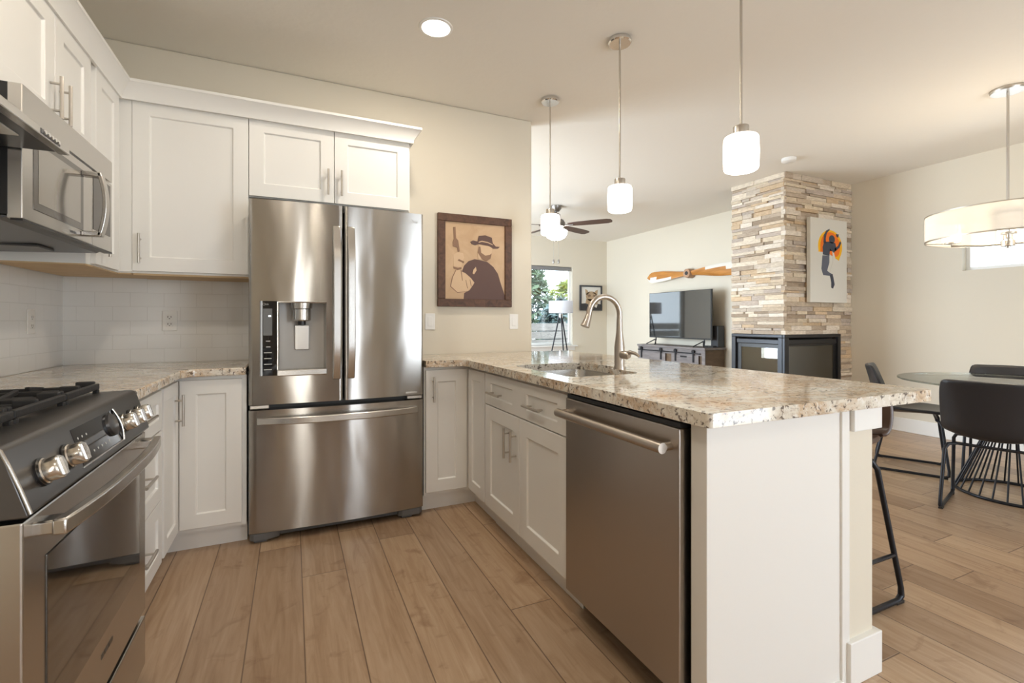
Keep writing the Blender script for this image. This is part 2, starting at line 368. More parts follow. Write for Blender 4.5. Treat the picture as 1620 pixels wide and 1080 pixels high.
M = dict(
    floor=floor_mat(), granite=granite_mat(), tile=tile_mat(),
    wall=mat('wall_paint', (.70, .645, .54), .75, spec=.25, bump=(130, .12, .002)),
    ceil=mat('ceiling_paint', (.80, .765, .70), .85, spec=.2, bump=(22, .25, .006)),
    cab=mat('cabinet_white', (.80, .785, .75), .34, spec=.45),
    trimw=mat('trim_white', (.82, .81, .78), .4),
    tan=wood_mat('raw_birch', (.52, .36, .19), (.66, .48, .28), (3, 18, 18), .6),
    steel=steel_mat('fridge_steel', (.43, .41, .385), .22, wave=.12, aniso=.93, rot=.25),
    steel_p=mat('plain_steel', (.58, .56, .53), .26, 1),
    steel_dw=steel_mat('dishwasher_steel', (.45, .41, .37), .30, aniso=.6, rot=.25),
    steel_dk=mat('dark_steel', (.13, .13, .135), .32, .9),
    nickel=mat('brushed_nickel', (.56, .52, .47), .32, 1),
    knob=mat('satin_knob', (.70, .665, .61), .22, 1),
    chrome=mat('chrome', (.80, .79, .78), .08, 1),
    bronze=mat('brushed_bronze_nickel', (.50, .445, .39), .30, 1),
    black=mat('black_plastic', (.012, .012, .013), .35),
    blackgl=mat('black_glass', (.012, .012, .014), .04, spec=.6),
    ovengl=mat('oven_glass', (.022, .018, .014), .03, spec=.9, coat=1),
    iron=mat('cast_iron', (.022, .021, .021), .55, bump=(90, .3, .002)),
    cooktop=mat('cooktop_enamel', (.30, .29, .28), .25, .85),
    gunmetal=mat('panel_gunmetal', (.135, .13, .128), .33, .85),
    greyp=mat('grey_plastic', (.13, .13, .13), .5),
    dispg=mat('dispenser_grey', (.46, .44, .41), .4),
    lens=mat('lamp_lens', (1, 1, 1), .5, emit=(1, .93, .82), es=9),
    pglass=mat('opal_glass', (1, 1, 1), .25, emit=(1, .94, .86), es=7),
    bulb=mat('frosted_bulb', (1, 1, 1), .4, emit=(1, .86, .66), es=2.2),
    fabric=shade_mat('white_organza', (.90, .87, .82), .5, .25),
    lampsh=shade_mat('lamp_linen', (.85, .86, .90), .4),
    plate=mat('switch_white', (.78, .76, .72), .35),
    slot=mat('slot_dark', (.08, .075, .07), .6),
    stone=attr_mat('ledger_stone', 'tint'),
    frame=wood_mat('rustic_frame', (.05, .022, .012), (.14, .065, .035), (14, 14, 14), .6),
    board=wood_mat('burnt_board', (.50, .33, .19), (.60, .42, .26), (4, 4, 4), .6),
    ink=mat('art_brown', (.115, .065, .055), .7), ink2=mat('art_tan', (.62, .44, .28), .7), ink3=mat('art_line', (.25, .145, .09), .7),
    canvas=mat('canvas_white', (.72, .70, .64), .8), orange=mat('art_orange', (.90, .19, .012), .7), yellow=mat('art_yellow', (.95, .50, .01), .7), navy=mat('art_navy', (.055, .062, .09), .7), slate=mat('art_slate', (.12, .13, .17), .7),
    catb=mat('art_cat', (.45, .33, .21), .8), catd=mat('art_cat_dark', (.22, .15, .10), .8), paper=mat('art_paper', (.72, .71, .67), .8), artdk=mat('art_dark', (.05, .05, .055), .7),
    screen=mat('tv_screen', (.016, .017, .018), .05, spec=1.0, coat=.6),
    console=wood_mat('weathered_console', (.13, .115, .115), (.24, .215, .21), (14, 2, 14), .6), console2=wood_mat('console_side', (.10, .062, .035), (.16, .10, .055), (4, 4, 14), .6),
    prop=wood_mat('propeller_wood', (.42, .17, .04), (.62, .28, .07), (9, 2, 12), .25), propw=mat('propeller_white', (.75, .72, .66), .4), prophub=wood_mat('propeller_hub', (.36, .20, .11), (.50, .30, .18), (9, 9, 9), .35),
    firefr=mat('firebox_frame', (.035, .036, .04), .35, .6), fireglass=glass_mat('firebox_glass', (.55, .56, .55), .5), fireback=mat('firebox_liner', (.10, .095, .088), .8),
    leather=mat('black_leather', (.017, .017, .020), .36, bump=(160, .25, .002)), leatherb=mat('brown_leather', (.085, .048, .032), .34, bump=(160, .25, .002)),
    blackmetal=mat('black_metal', (.018, .018, .022), .38, .5),
    tglass=glass_mat('table_glass', (.90, .95, .92), .2), wglass=glass_mat('window_glass', (.97, .99, .99), .15),
    vinyl=mat('window_vinyl', (.85, .85, .83), .4), blind=mat('blind_dark', (.22, .22, .22), .6),
    fence=wood_mat('fence_boards', (.19, .175, .17), (.30, .28, .27), (3, 20, 20), .8),
    conifer=foliage_mat('conifer_green', (.03, .055, .035), (.09, .14, .07)), lime=foliage_mat('lime_green', (.10, .15, .02), (.30, .33, .06)), bluegreen=foliage_mat('blue_green', (.05, .085, .09), (.12, .18, .18)),
    bark=mat('bark', (.09, .06, .04), .9), ground=mat('yard_ground', (.20, .20, .12), .95),
    blade=wood_mat('fan_blade', (.055, .028, .020), (.095, .05, .036), (3, 18, 18), .4),
    pewter=mat('pewter', (.26, .245, .23), .35, 1),
)
# ================================================================== SETTING
CZ = 2.71
struct(MB().box(-1.3, 6.0, -2.3, 7.95, -.06, 0).build('floor', M['floor'], smooth=0))
struct(MB().box(-1.3, 6.0, -2.3, 7.95, CZ, CZ + .09).build('ceiling', M['ceil'], smooth=0))
def wall_x(name, x0, x1, y0, y1, holes=(), m='wall'):
    mb = MB(); ys = [y0]
    for a, b, c, d in sorted(holes):
        mb.box(x0, x1, ys[-1], a, 0, CZ); mb.box(x0, x1, a, b, 0, c); mb.box(x0, x1, a, b, d, CZ); ys.append(b)
    mb.box(x0, x1, ys[-1], y1, 0, CZ)
    return struct(mb.build(name, M[m], smooth=0, weld=False))
def wall_y(name, y0, y1, x0, x1, holes=(), m='wall', bevel=0):
    mb = MB(); xs = [x0]
    for a, b, c, d in sorted(holes):
        mb.box(xs[-1], a, y0, y1, 0, CZ); mb.box(a, b, y0, y1, 0, c); mb.box(a, b, y0, y1, d, CZ); xs.append(b)
    mb.box(xs[-1], x1, y0, y1, 0, CZ)
    return struct(mb.build(name, M[m], smooth=0, weld=False, bevel=bevel))
wall_x('wall_left', -1.26, -1.12, -2.2, 3.46)
wall_y('wall_kitchen', 3.32, 3.46, -1.12, 1.70, bevel=.012)
wall_x('wall_living', -.10, .05, 3.46, 7.75, [(4.6, 7.2, .35, 2.25)])  # opening added for the living room fill lamp
wall_y('wall_window', 7.75, 7.90, -.1, 5.76, [(3.05, 4.83, .70, 2.175)])
wall_x('wall_television', 5.62, 5.76, 3.99, 7.75)
wall_x('wall_dining', 5.80, 5.94, -2.2, 3.99, [(1.0, 2.338, 1.631, 2.10)])
wall_y('wall_rear', -2.2, -2.05, -1.26, 5.94, [(-.41, -.27, .12, 2.2), (.97, 1.13, .12, 2.2), (2.55, 4.25, .1, 2.2)])  # openings added for the unseen lamps behind them
struct(MB().box(.02, .86, -2.052, -2.02, 0, 2.05).build('door_added_dark', M['frame'], smooth=0, bevel=.004))  # dark panel added out of view to darken a band of the fridge reflection
bs = MB().box(-1.112, -.20, 3.312, 3.32, .914, 1.41).box(-1.12, -1.112, .45, 3.32, .914, 1.80)
struct(bs.build('trim_backsplash', M['tile'], smooth=0))
struct(MB().box(5.785, 5.80, -2.05, 3.28, 0, .14).build('baseboard_dining', M['trimw'], smooth=0, bevel=.004))
struct(MB().box(5.605, 5.62, 4.02, 7.75, 0, .14).build('baseboard_television', M['trimw'], smooth=0, bevel=.004))
struct(MB().box(.05, 5.605, 7.735, 7.75, 0, .14).build('baseboard_window', M['trimw'], smooth=0, bevel=.004))
# half wall that carries the bar side of the peninsula, its white end panel, base and cap
struct(MB().box(1.605, 1.74, .932, 3.318, 0, .875).build('wall_peninsula', M['wall'], smooth=0, bevel=.006))
ep = MB().box(.997, 1.605, .932, .988, 0, .875).box(1.565, 1.603, .925, .94, 0, .875).box(1.0, 1.57, .922, .935, 0, .022)
struct(ep.build('trim_endpanel', M['cab'], smooth=0, weld=False, bevel=.002))
struct(MB().box(1.588, 1.757, .913, 3.316, 0, .137).build('baseboard_peninsula', M['trimw'], smooth=0, bevel=.003))
struct(MB().box(1.608, 1.757, .913, 1.07, .80, .8755).build('trim_cap', M['trimw'], smooth=0, bevel=.003))
# stacked ledger stone chimney (the strips are the chimney's own surface)
mb = MB(); PAL = [(.56, .47, .36), (.47, .39, .30), (.63, .56, .46), (.40, .33, .26), (.52, .40, .27), (.60, .52, .40), (.44, .38, .33), (.66, .60, .52), (.50, .44, .37), (.34, .27, .20)]
def tint():
    c = random.choice(PAL); k = random.uniform(1.05, 1.32); return tuple(min(.9, q * k) for q in c)
mb.box(4.69, 5.80, 3.36, 3.99, 1.005, CZ, (.3, .25, .2)); mb.box(5.60, 5.80, 3.36, 3.99, 0, 1.005, (.3, .25, .2)); mb.box(4.69, 5.6, 3.36, 3.99, 0, .42, (.3, .25, .2))
def strips(z0, z1, a0, a1, face):
    z = z0
    while z < z1 - .01:
        h = min(random.choice([.024, .030, .036, .042, .05]), z1 - z)
        if z1 - z - h < .02: h = z1 - z
        a = a0
        while a < a1 - .005:
            l = random.uniform(.10, .36)
            if a + l > a1 - .06: l = a1 - a
            d = random.uniform(0, .028)
            if face == 'front': mb.box(a, a + l - .002, 3.345 - d, 3.37, z, z + h - .002, tint())
            else: mb.box(4.674 - d, 4.70, a, a + l - .002, z, z + h - .002, tint())
            a += l
        z += h
strips(1.01, CZ, 4.66, 5.80, 'front'); strips(1.01, CZ, 3.335, 3.99, 'side')
strips(0, 1.01, 5.598, 5.80, 'front'); strips(0, .42, 4.66, 5.598, 'front'); strips(0, .42, 3.335, 3.99, 'side')
struct(mb.build('wall_chimney', M['stone'], smooth=0, attr='tint'))
# crown moulding over the wall cabinets
mb = MB()
prof = [(0, 2.262), (.012, 2.262), (.016, 2.285), (.05, 2.335), (.055, 2.338), (.055, 2.352), (0, 2.352)]
def sweep(path):   # path: list of (x, y, ox, oy) with outward offset direction
    n = len(prof); vs = []
    for (x, y, ox, oy) in path:
        for d, z in prof: vs.append((x + ox * d, y + oy * d, z))
    fs = []
    for i in range(len(path) - 1):
        for j in range(n): fs.append((i * n + j, i * n + (j + 1) % n, (i + 1) * n + (j + 1) % n, (i + 1) * n + j))
    fs += [tuple(range(n)), tuple((len(path) - 1) * n + j for j in range(n))]
    mb.add(vs, fs)
sweep([(-.783, 1.06, 1, 0), (-.783, 2.985, 1, -1), (.678, 2.985, 1, -1), (.678, 3.318, 1, 0)])
struct(mb.build('trim_crown', M['cab'], smooth=30))
# windows
wn = MB().box(3.05, 4.83, 7.81, 7.85, .70, .745).box(3.05, 4.83, 7.81, 7.85, 2.13, 2.175).box(3.05, 3.095, 7.81, 7.85, .745, 2.13).box(4.785, 4.83, 7.81, 7.85, .745, 2.13).build('window_1', M['vinyl'], smooth=0, bevel=.004)
struct(wn)
MB().box(3.09, 4.79, 7.828, 7.832, .74, 2.135).build('window_pane', M['wglass'], wn, smooth=0)
MB().box(2.98, 4.90, 7.66, 7.81, .675, .70).box(3.0, 4.88, 7.735, 7.752, .60, .675).build('window_sill', M['trimw'], wn, smooth=0, bevel=.004)
mb = MB().box(3.07, 4.80, 7.765, 7.805, 2.10, 2.165)
mb.build('blind_headrail', M['blind'], wn, smooth=0)
wn = MB().box(5.87, 5.91, 1.0, 2.338, 1.631, 1.66).box(5.87, 5.91, 1.0, 2.338, 2.07, 2.10).box(5.87, 5.91, 1.0, 1.03, 1.66, 2.07).box(5.87, 5.91, 2.305, 2.338, 1.66, 2.07).build('window_2', M['vinyl'], smooth=0, bevel=.004)
struct(wn)
MB().box(5.888, 5.892, 1.02, 2.31, 1.65, 2.08).build('window_pane', M['wglass'], wn, smooth=0)

# ================================================================== CABINETS
def handle(parent, c, d, n, L=.15): return MB().pull(c, d, n, L).build('handle', M['nickel'], parent, smooth=50)
X, Y, Z = (1, 0, 0), (0, 1, 0), (0, 0, 1)
nX, nY = (-1, 0, 0), (0, -1, 0)
def front(name, parent, o, u, w_, h, n, fields=(), stile=.073, t=.02):
    return MB().panel(o, u, w_, h, n, t, fields, stile=stile).build(name, M['cab'], parent, smooth=0, bevel=.0015, seg=1)
FX = -.525      # carcass face of the left base run (fronts stand 2 cm proud)
# three-drawer base cabinet between range and corner
t = thing('drawer_cabinet', 'white three-drawer base cabinet right beside the range', 'cabinet', (-.8, 2.18, 0))
MB().box(-1.11, FX, 1.862, 2.49, .10, .874).box(-1.11, FX - .05, 1.862, 2.49, 0, .10).build('body', M['cab'], t, smooth=0)
for z0, z1, st in ((.69, .856, .05), (.395, .684, .06), (.122, .389, .06)):
    d = front('drawer', t, (FX, 1.868, z0), Y, .603, z1 - z0, X, stile=st)
    handle(d, (FX + .02, 2.17, (z0 + z1) / 2 + .01), Y, X)
# corner base cabinet, left
t = thing('corner_base_cabinet', 'white corner base cabinet with folding doors left of the refrigerator', 'cabinet', (-.8, 3.0, 0))
MB().box(-1.11, FX, 2.494, 3.31, .10, .874).box(FX, -.215, 2.822, 3.31, .10, .874).box(-1.11, FX - .05, 2.494, 3.31, 0, .10).box(FX - .05, -.215, 2.868, 3.31, 0, .10).build('body', M['cab'], t, smooth=0)
d = front('door', t, (FX, 2.508, .122), Y, .288, .734, X, stile=.06)
handle(d, (FX + .02, 2.728, .722), Z, X)
front('door', t, (-.503, 2.822, .122), X, .268, .734, nY, stile=.07)
# corner base cabinet, right of the refrigerator
t = thing('corner_base_cabinet', 'white corner base cabinet with folding doors right of the refrigerator', 'cabinet', (1.2, 3.0, 0))
MB().box(.716, 1.60, 2.822, 3.31, .10, .874).box(1.007, 1.60, 2.515, 2.822, .10, .874).box(.716, 1.60, 2.868, 3.31, 0, .10).box(1.06, 1.60, 2.515, 2.868, 0, .10).build('body', M['cab'], t, smooth=0)
d = front('door', t, (.725, 2.822, .122), X, .258, .734, nY, stile=.072)
handle(d, (.767, 2.802, .741), Z, nY)
front('door', t, (1.007, 2.525, .122), Y, .262, .734, nX, stile=.06)
# sink base
t = thing('sink_cabinet', 'white sink base cabinet with two doors beside the dishwasher', 'cabinet', (1.3, 2.06, 0))
MB().box(1.007, 1.60, 1.612, 2.512, .10, .66).box(1.007, 1.03, 1.612, 2.512, .66, .874).box(1.06, 1.60, 1.612, 2.512, 0, .10).build('body', M['cab'], t, smooth=0, weld=False)
d = front('drawer', t, (1.007, 1.617, .690), Y, .888, .168, nX, fields=[(.085, .37, .045, .120), (.525, .81, .045, .120)])
handle(d, (.987, 1.885, .762), Y, nX, .165); handle(d, (.987, 2.33, .762), Y, nX, .165)
for y0, y1, hy in ((1.617, 2.058, 2.02 + .075), (2.062, 2.505, 2.175)):
    d = front('door', t, (1.007, y0, .122), Y, y1 - y0, .562, nX, stile=.075)
    handle(d, (.987, 2.175 if y0 > 2 else 2.098, .543), Z, nX)
MB().box(1.055, 1.068, 1.612, 2.512, 0, .10).build('toe_board', M['cab'], t, smooth=0)
# wall cabinets
UX = -.80
t = thing('wall_cabinet', 'white two-door wall cabinet over the range hood', 'cabinet', (-.95, 1.45, 1.79))
MB().box(-1.11, UX, 1.08, 1.838, 1.79, 2.285).build('body', M['cab'], t, smooth=0)
front('door', t, (UX, 1.084, 1.795), Y, .373, .475, X); front('door', t, (UX, 1.461, 1.795), Y, .373, .475, X)
t = thing('wall_cabinet', 'white two-door wall cabinet over the microwave', 'cabinet', (-.95, 2.22, 1.84))
MB().box(-1.11, UX, 1.842, 2.60, 1.84, 2.285).build('body', M['cab'], t, smooth=0)
for y0, y1, hy in ((1.846, 2.258, 2.222), (2.262, 2.60, 2.297)):
    d = front('door', t, (UX, y0, 1.845), Y, y1 - y0, .425, X)
    handle(d, (UX + .02, hy, 1.947), Z, X)
t = thing('corner_wall_cabinet', 'tall narrow white corner wall cabinet right of the microwave', 'cabinet', (-.95, 2.95, 1.39))
MB().box(-1.11, UX, 2.605, 3.31, 1.395, 2.285).box(UX, -.742, 3.02, 3.31, 1.395, 2.285).box(UX, -.7385, 3.003, 3.02, 1.40, 2.272).build('body', M['cab'], t, smooth=0, weld=False)
d = front('door', t, (UX, 2.66, 1.40), Y, .305, .875, X, stile=.072)
handle(d, (UX + .02, 2.72, 1.515), Z, X)
MB().box(-1.108, UX - .002, 2.607, 3.308, 1.389, 1.395).box(UX - .002, -.745, 3.022, 3.308, 1.389, 1.395).build('bottom_panel', M['tan'], t, smooth=0)
t = thing('wall_cabinet', 'tall white single-door wall cabinet left of the refrigerator', 'cabinet', (-.48, 3.16, 1.39))
MB().box(-.741, -.221, 3.02, 3.31, 1.395, 2.285).build('body', M['cab'], t, smooth=0)
d = front('door', t, (-.737, 3.02, 1.405), X, .517, .87, nY)
handle(d, (-.703, 3.0, 1.518), Z, nY)
MB().box(-.739, -.223, 3.022, 3.308, 1.386, 1.395).build('bottom_panel', M['tan'], t, smooth=0)
t = thing('wall_cabinet', 'white two-door wall cabinet above the refrigerator', 'cabinet', (.22, 3.16, 1.84))
MB().box(-.219, .676, 3.02, 3.31, 1.842, 2.285).build('body', M['cab'], t, smooth=0)
for x0, x1, hx in ((-.217, .224, .191), (.228, .668, .265)):
    d = front('door', t, (x0, 3.02, 1.845), X, x1 - x0, .43, nY)
    handle(d, (hx, 3.0, 1.961), Z, nY)

# ================================================================== COUNTERTOPS, SINK, FAUCET
from mathutils.geometry import tessellate_polygon
def rrect(x0, x1, y0, y1, r, n=6):
    P = []
    for cx, cy, a0 in ((x1 - r, y1 - r, 0), (x0 + r, y1 - r, 90), (x0 + r, y0 + r, 180), (x1 - r, y0 + r, 270)):
        for k in range(n + 1):
            a = math.radians(a0 + 90 * k / n); P.append((cx + r * math.cos(a), cy + r * math.sin(a)))
    return P
def slab(name, outer, holes, z0, z1, m, bevel):
    mb = MB(); loops = [outer] + holes; flat = [p for l in loops for p in l]
    tri = tessellate_polygon([[Vector((a, b, 0)) for a, b in l] for l in loops])
    mb.add([(a, b, z1) for a, b in flat], tri); mb.add([(a, b, z0) for a, b in flat], tri)
    for l in loops:
        n = len(l); mb.add([(a, b, z0) for a, b in l] + [(a, b, z1) for a, b in l], [(i, (i + 1) % n, (i + 1) % n + n, i + n) for i in range(n)])
    return mb.build(name, m, smooth=35, bevel=bevel)
def arc(cx, cy, r, a0, a1, n=8): return [(cx + r * math.cos(math.radians(a0 + (a1 - a0) * k / n)), cy + r * math.sin(math.radians(a0 + (a1 - a0) * k / n))) for k in range(n + 1)]
SINK = arc(1.42, 2.23, .09, 0, 90, 7) + arc(1.152, 2.23, .09, 90, 180, 7) + arc(1.117, 1.77, .055, 180, 270, 5) + arc(1.385, 1.77, .055, 270, 360, 5) + [(1.44, 1.93), (1.452, 1.965), (1.48, 1.988), (1.51, 2.03)]
o = slab('countertop', [(.716, 2.765)] + arc(.915, 2.72, .045, 90, 0) + [(.96, .905)] + arc(.975, .905, .015, 180, 270, 4) + arc(1.985, .91, .025, 270, 360) + [(2.01, 3.316), (.716, 3.316)], [SINK], .876, .914, M['granite'], .006)
tag(o, 'cream and brown granite countertop on the peninsula with the sink', 'countertop')
o = slab('countertop', [(-1.11, 1.862), (-.48, 1.862), (-.48, 2.70)] + arc(-.41, 2.70, .07, 180, 90)[1:] + [(-.216, 2.77), (-.216, 3.311), (-1.11, 3.311)], [], .876, .914, M['granite'], .006)
tag(o, 'granite countertop in the left corner between range and refrigerator', 'countertop')

t = thing('sink', 'stainless steel double bowl undermount sink in the peninsula', 'sink', (1.26, 2.0, .68))
def bowl(x0, x1, y0, y1, zb):
    mb = MB(); R0 = rrect(x0, x1, y0, y1, .06); R1 = rrect(x0 + .012, x1 - .012, y0 + .012, y1 - .012, .055); R2 = rrect(x0 + .03, x1 - .03, y0 + .03, y1 - .03, .045)
    n = len(R0); vs = [(a, b, .8757) for a, b in R0] + [(a, b, zb + .03) for a, b in R1] + [(a, b, zb) for a, b in R2]
    fs = [(i, (i + 1) % n, (i + 1) % n + n, i + n) for i in range(n)] + [(i + n, (i + 1) % n + n, (i + 1) % n + 2 * n, i + 2 * n) for i in range(n)] + [tuple(2 * n + i for i in range(n))]
    return mb.add(vs, fs)
for a in ((1.0635, 1.5085, 1.962, 2.3185, .69), (1.0635, 1.4385, 1.7165, 1.938, .73)):
    b = bowl(*a).build('bowl', M['steel_p'], t, smooth=50)
    MB().lathe([(0, 0), (.042, 0), (.045, .003), (.03, .004)], ((a[0] + a[1]) / 2, (a[2] + a[3]) / 2, a[4] + .001)).build('drain', M['chrome'], b)
MB().box(1.066, 1.437, 1.934, 1.966, .84, .8755).build('divider', M['steel_p'], t, smooth=30, bevel=.006)

t = thing('faucet', 'brushed nickel gooseneck pull-down kitchen faucet behind the sink', 'faucet', (1.473, 1.926, .914))
MB().lathe([(0, .914), (.030, .914), (.030, .922), (.026, .93), (.026, 1.02), (.022, 1.05), (.016, 1.10), (.0145, 1.16)], (1.473, 1.926, 0), 32).build('body', M['bronze'], t, smooth=50)
pts = [(1.473, 1.926, 1.15)] + [(1.383 + .09 * math.cos(a), 1.926, 1.18 + .09 * math.sin(a)) for a in [math.radians(k) for k in range(0, 160, 12)]]
pts = [(1.473, 1.926, 1.15), (1.474, 1.926, 1.17)] + [(1.384 + .09 * math.cos(a), 1.926, 1.18 + .088 * math.sin(a)) for a in [math.radians(k) for k in range(8, 166, 11)]] + [(1.291, 1.926, 1.175)]
MB().tube(pts, .0138, 16).build('spout', M['bronze'], t, smooth=60)
MB().tube([(1.2925, 1.926, 1.182), (1.285, 1.926, 1.158), (1.270, 1.926, 1.124)], [.0145, .017, .0225], 20).build('spray_head', M['bronze'], t, smooth=50)
h = MB().tube([(1.473, 1.905, .985), (1.474, 1.87, .985), (1.476, 1.855, .984)], [.019, .021, .014], 18)
h.build('valve', M['bronze'], t, smooth=60)
MB().tube([(1.474, 1.868, .992), (1.478, 1.852, 1.0), (1.486, 1.825, .996), (1.49, 1.80, .984)], [.012, .010, .008, .006], 12).build('lever', M['bronze'], t, smooth=60)
# ================================================================== REFRIGERATOR
FXa, FXb, FY = -.2045, .7055, 2.79
t = thing('refrigerator', 'stainless steel french door refrigerator with water dispenser', 'refrigerator', (.25, 3.05, 0))
MB().box(FXa + .008, FXb - .008, 2.862, 3.30, .03, 1.765).build('body', M['greyp'], t, smooth=0, bevel=.004)
def fy(x):
    u = (x - FXa) / (FXb - FXa) * 2 - 1
    return FY - .024 * (1 - u * u)
def curved(x0, x1, z0, z1, hole=None, back=2.858):
    xs = sorted(set([x0 + (x1 - x0) * k / 22 for k in range(23)] + (list(hole[:2]) if hole else [])))
    zs = sorted(set([z0, z1] + (list(hole[2:]) if hole else [])))
    def yy(x):
        e = min(x - x0, x1 - x); r = .012
        return fy(x) + (0 if e >= r else r - math.sqrt(max(0, r * r - (r - e) ** 2)))
    e = [x0 + .012 * k for k in (.05, .15, .35, .65, 1)] + [x1 - .012 * k for k in (.05, .15, .35, .65, 1)]
    xs = sorted(set(xs + e)); mb = MB(); nz = len(zs); vs = [(x, yy(x), z) for x in xs for z in zs]; fs = []
    for i in range(len(xs) - 1):
        for j in range(nz - 1):
            if hole and hole[0] - 1e-6 <= xs[i] and xs[i + 1] <= hole[1] + 1e-6 and hole[2] - 1e-6 <= zs[j] and zs[j + 1] <= hole[3] + 1e-6: continue
            fs.append((i * nz + j, (i + 1) * nz + j, (i + 1) * nz + j + 1, i * nz + j + 1))
    mb.add(vs, fs)
    top = [(x, yy(x), z1) for x in xs] + [(x1, back, z1), (x0, back, z1)]; bot = [(x, y, z0) for x, y, z in top]
    n = len(top); mb.add(top, [tuple(range(n))]); mb.add(bot, [tuple(range(n))])
    mb.add([(x0, yy(x0), z0), (x0, yy(x0), z1), (x0, back, z1), (x0, back, z0), (x1, yy(x1), z0), (x1, yy(x1), z1), (x1, back, z1), (x1, back, z0)], [(0, 1, 2, 3), (4, 5, 6, 7)])
    return mb
def vhandle(x0, x1, z0, z1, par):
    P = []; n = 16; yb = fy((x0 + x1) / 2)
    for k in range(n + 1):
        u = k / n; z = z0 + (z1 - z0) * u; b = .020 + .042 * min(1, math.sin(PI * u) * 1.9) ** .8; P.append((yb - b, z))
    for k in range(n, -1, -1):
        u = k / n; z = z0 + (z1 - z0) * u; b = .042 * min(1, math.sin(PI * u) * 1.9) ** .8 - .004; P.append((yb - b, z))
    MB().prism(P, 'yz', x0, x1).build('handle', M['steel_p'], par, smooth=35, bevel=.005)
RX0, RX1, RZ0, RZ1 = -.073, .168, .893, 1.250
dl = curved(FXa, .2525, .716, 1.781, (RX0, RX1, RZ0, RZ1)).build('door', M['steel'], t, smooth=35)
dr = curved(.2600, FXb, .716, 1.781).build('door', M['steel'], t, smooth=35)
fd = curved(FXa, FXb, .054, .688).build('freezer_drawer', M['steel'], t, smooth=35)
vhandle(.199, .239, .835, 1.668, dl); vhandle(.273, .313, .835, 1.668, dr)
P = []
for k in range(25):
    x = -.165 + .835 * k / 24; u = k / 24 * 2 - 1; P.append((x, fy(x) - .020 - .042 * (1 - abs(u) ** 3)))
for k in range(24, -1, -1):
    x = -.165 + .835 * k / 24; u = k / 24 * 2 - 1; P.append((x, fy(x) + .004 - .042 * (1 - abs(u) ** 3)))
MB().prism(P, 'xy', .615, .652).build('handle', M['steel_p'], fd, smooth=35, bevel=.005)
# dispenser: lined recess, control strip, spout block, paddle, sill
yb = fy(.05); mb = MB()
pr = [(RX0, yb - .001), (RX0 + .01, 2.83), (RX0 + .05, 2.848), (RX1 - .05, 2.848), (RX1 - .01, 2.83), (RX1, yb - .001)]
mb.add([(a, b, RZ0) for a, b in pr] + [(a, b, RZ1) for a, b in pr], [(i, i + 1, i + 7, i + 6) for i in range(5)] + [(0, 1, 2, 3, 4, 5), (6, 7, 8, 9, 10, 11)])
d = mb.build('dispenser', M['dispg'], dl, smooth=30)
MB().box(RX0, RX0 + .008, yb - .010, yb + .02, RZ0, RZ1 + .002).box(RX0, RX1, yb - .008, yb + .02, RZ1 - .004, RZ1 + .003).build('dispenser_trim', M['chrome'], dl, smooth=0, bevel=.002)
MB().box(RX0, RX1 + .004, yb - .014, yb + .03, .862, .895).build('dispenser_sill', M['steel_p'], dl, smooth=0, bevel=.005)
mb = MB().lathe([(0, 1.15), (.04, 1.15), (.046, 1.157), (.046, 1.212), (.04, 1.218)], (.047, 2.815, 0), 32).lathe([(.052, 1.218), (.055, 1.25)], (.047, 2.82, 0), 32)
mb.build('dispenser_spout', M['steel_p'], dl, smooth=40)
MB().lathe([(.02, 1.13), (.02, 1.15)], (.047, 2.815, 0), 20).build('nozzle', M['black'], dl)
MB().prism([(2.835, 1.128), (2.840, .995), (2.846, .995), (2.842, 1.128)], 'yz', .012, .084).build('paddle', M['steel_p'], dl, smooth=0, bevel=.003)
pm = MB()
for k in range(9):
    x0 = -.152 + (.079) * k / 8
    pm.v += [(x0, fy(x0) - .003, .866), (x0, fy(x0) - .003, 1.254)]
pm.f += [(2 * k, 2 * k + 2, 2 * k + 3, 2 * k + 1) for k in range(8)]; pm.c = [None] * 8
yq = fy(-.112)
cp = pm.box(-.152, -.073, yq - .0005, yq + .01, .866, 1.254).build('control_panel', M['blackgl'], dl, smooth=0)
MB().box(-.137, -.093, yq - .0044, yq - .003, 1.075, 1.215).build('display', mat('display_grey', (.045, .042, .038), .2), dl, smooth=0)
MB().box(-.113, -.100, yq - .0054, yq - .004, 1.172, 1.180).build('indicator', mat('display_lit', (.9, .9, .9), .4, emit=(.9, .95, 1), es=1.2), dl, smooth=0)
mk = mat('print_white', (.62, .62, .60), .5)
for z, a, b in ((1.046, -.124, -.104), (1.016, -.123, -.103), (.986, -.133, -.097), (.956, -.132, -.098), (.926, -.132, -.096), (.898, -.133, -.097)):
    MB().box(a, b, yq - .0046, yq - .003, z - .0018, z + .0018).build('label_mark', mk, dl, smooth=0)
emb = mat('emblem_silver', (.62, .60, .56), .25, 1)
MB().lathe([(.005, -.001), (.006, -.001), (.006, .001), (.005, .001), (.005, -.001)], (-.133, yq - .0045, 1.237), 20, 'y').build('emblem', mk, dl)
text('LG', 'lettering', dl, mk, (-.118, yq - .0048, 1.237), .011, nY)
ye = fy(.645) - .0015
e = MB().lathe([(.011, -.0015), (.0135, -.0015), (.0135, .0012), (.011, .0012), (.011, -.0015)], (.632, ye, 1.732), 28, 'y').build('emblem', emb, dr)
MB().box(.6305, .6325, ye - .002, ye + .001, 1.727, 1.738).box(.6305, .637, ye - .002, ye + .001, 1.727, 1.729).build('emblem_mark', emb, dr, smooth=0)
text('LG', 'lettering', dr, emb, (.660, ye + .0003, 1.731), .019, nY)
MB().box(.600, .666, fy(.63) - .003, fy(.63) + .006, .728, .738).build('badge', emb, dr, smooth=0, bevel=.001)
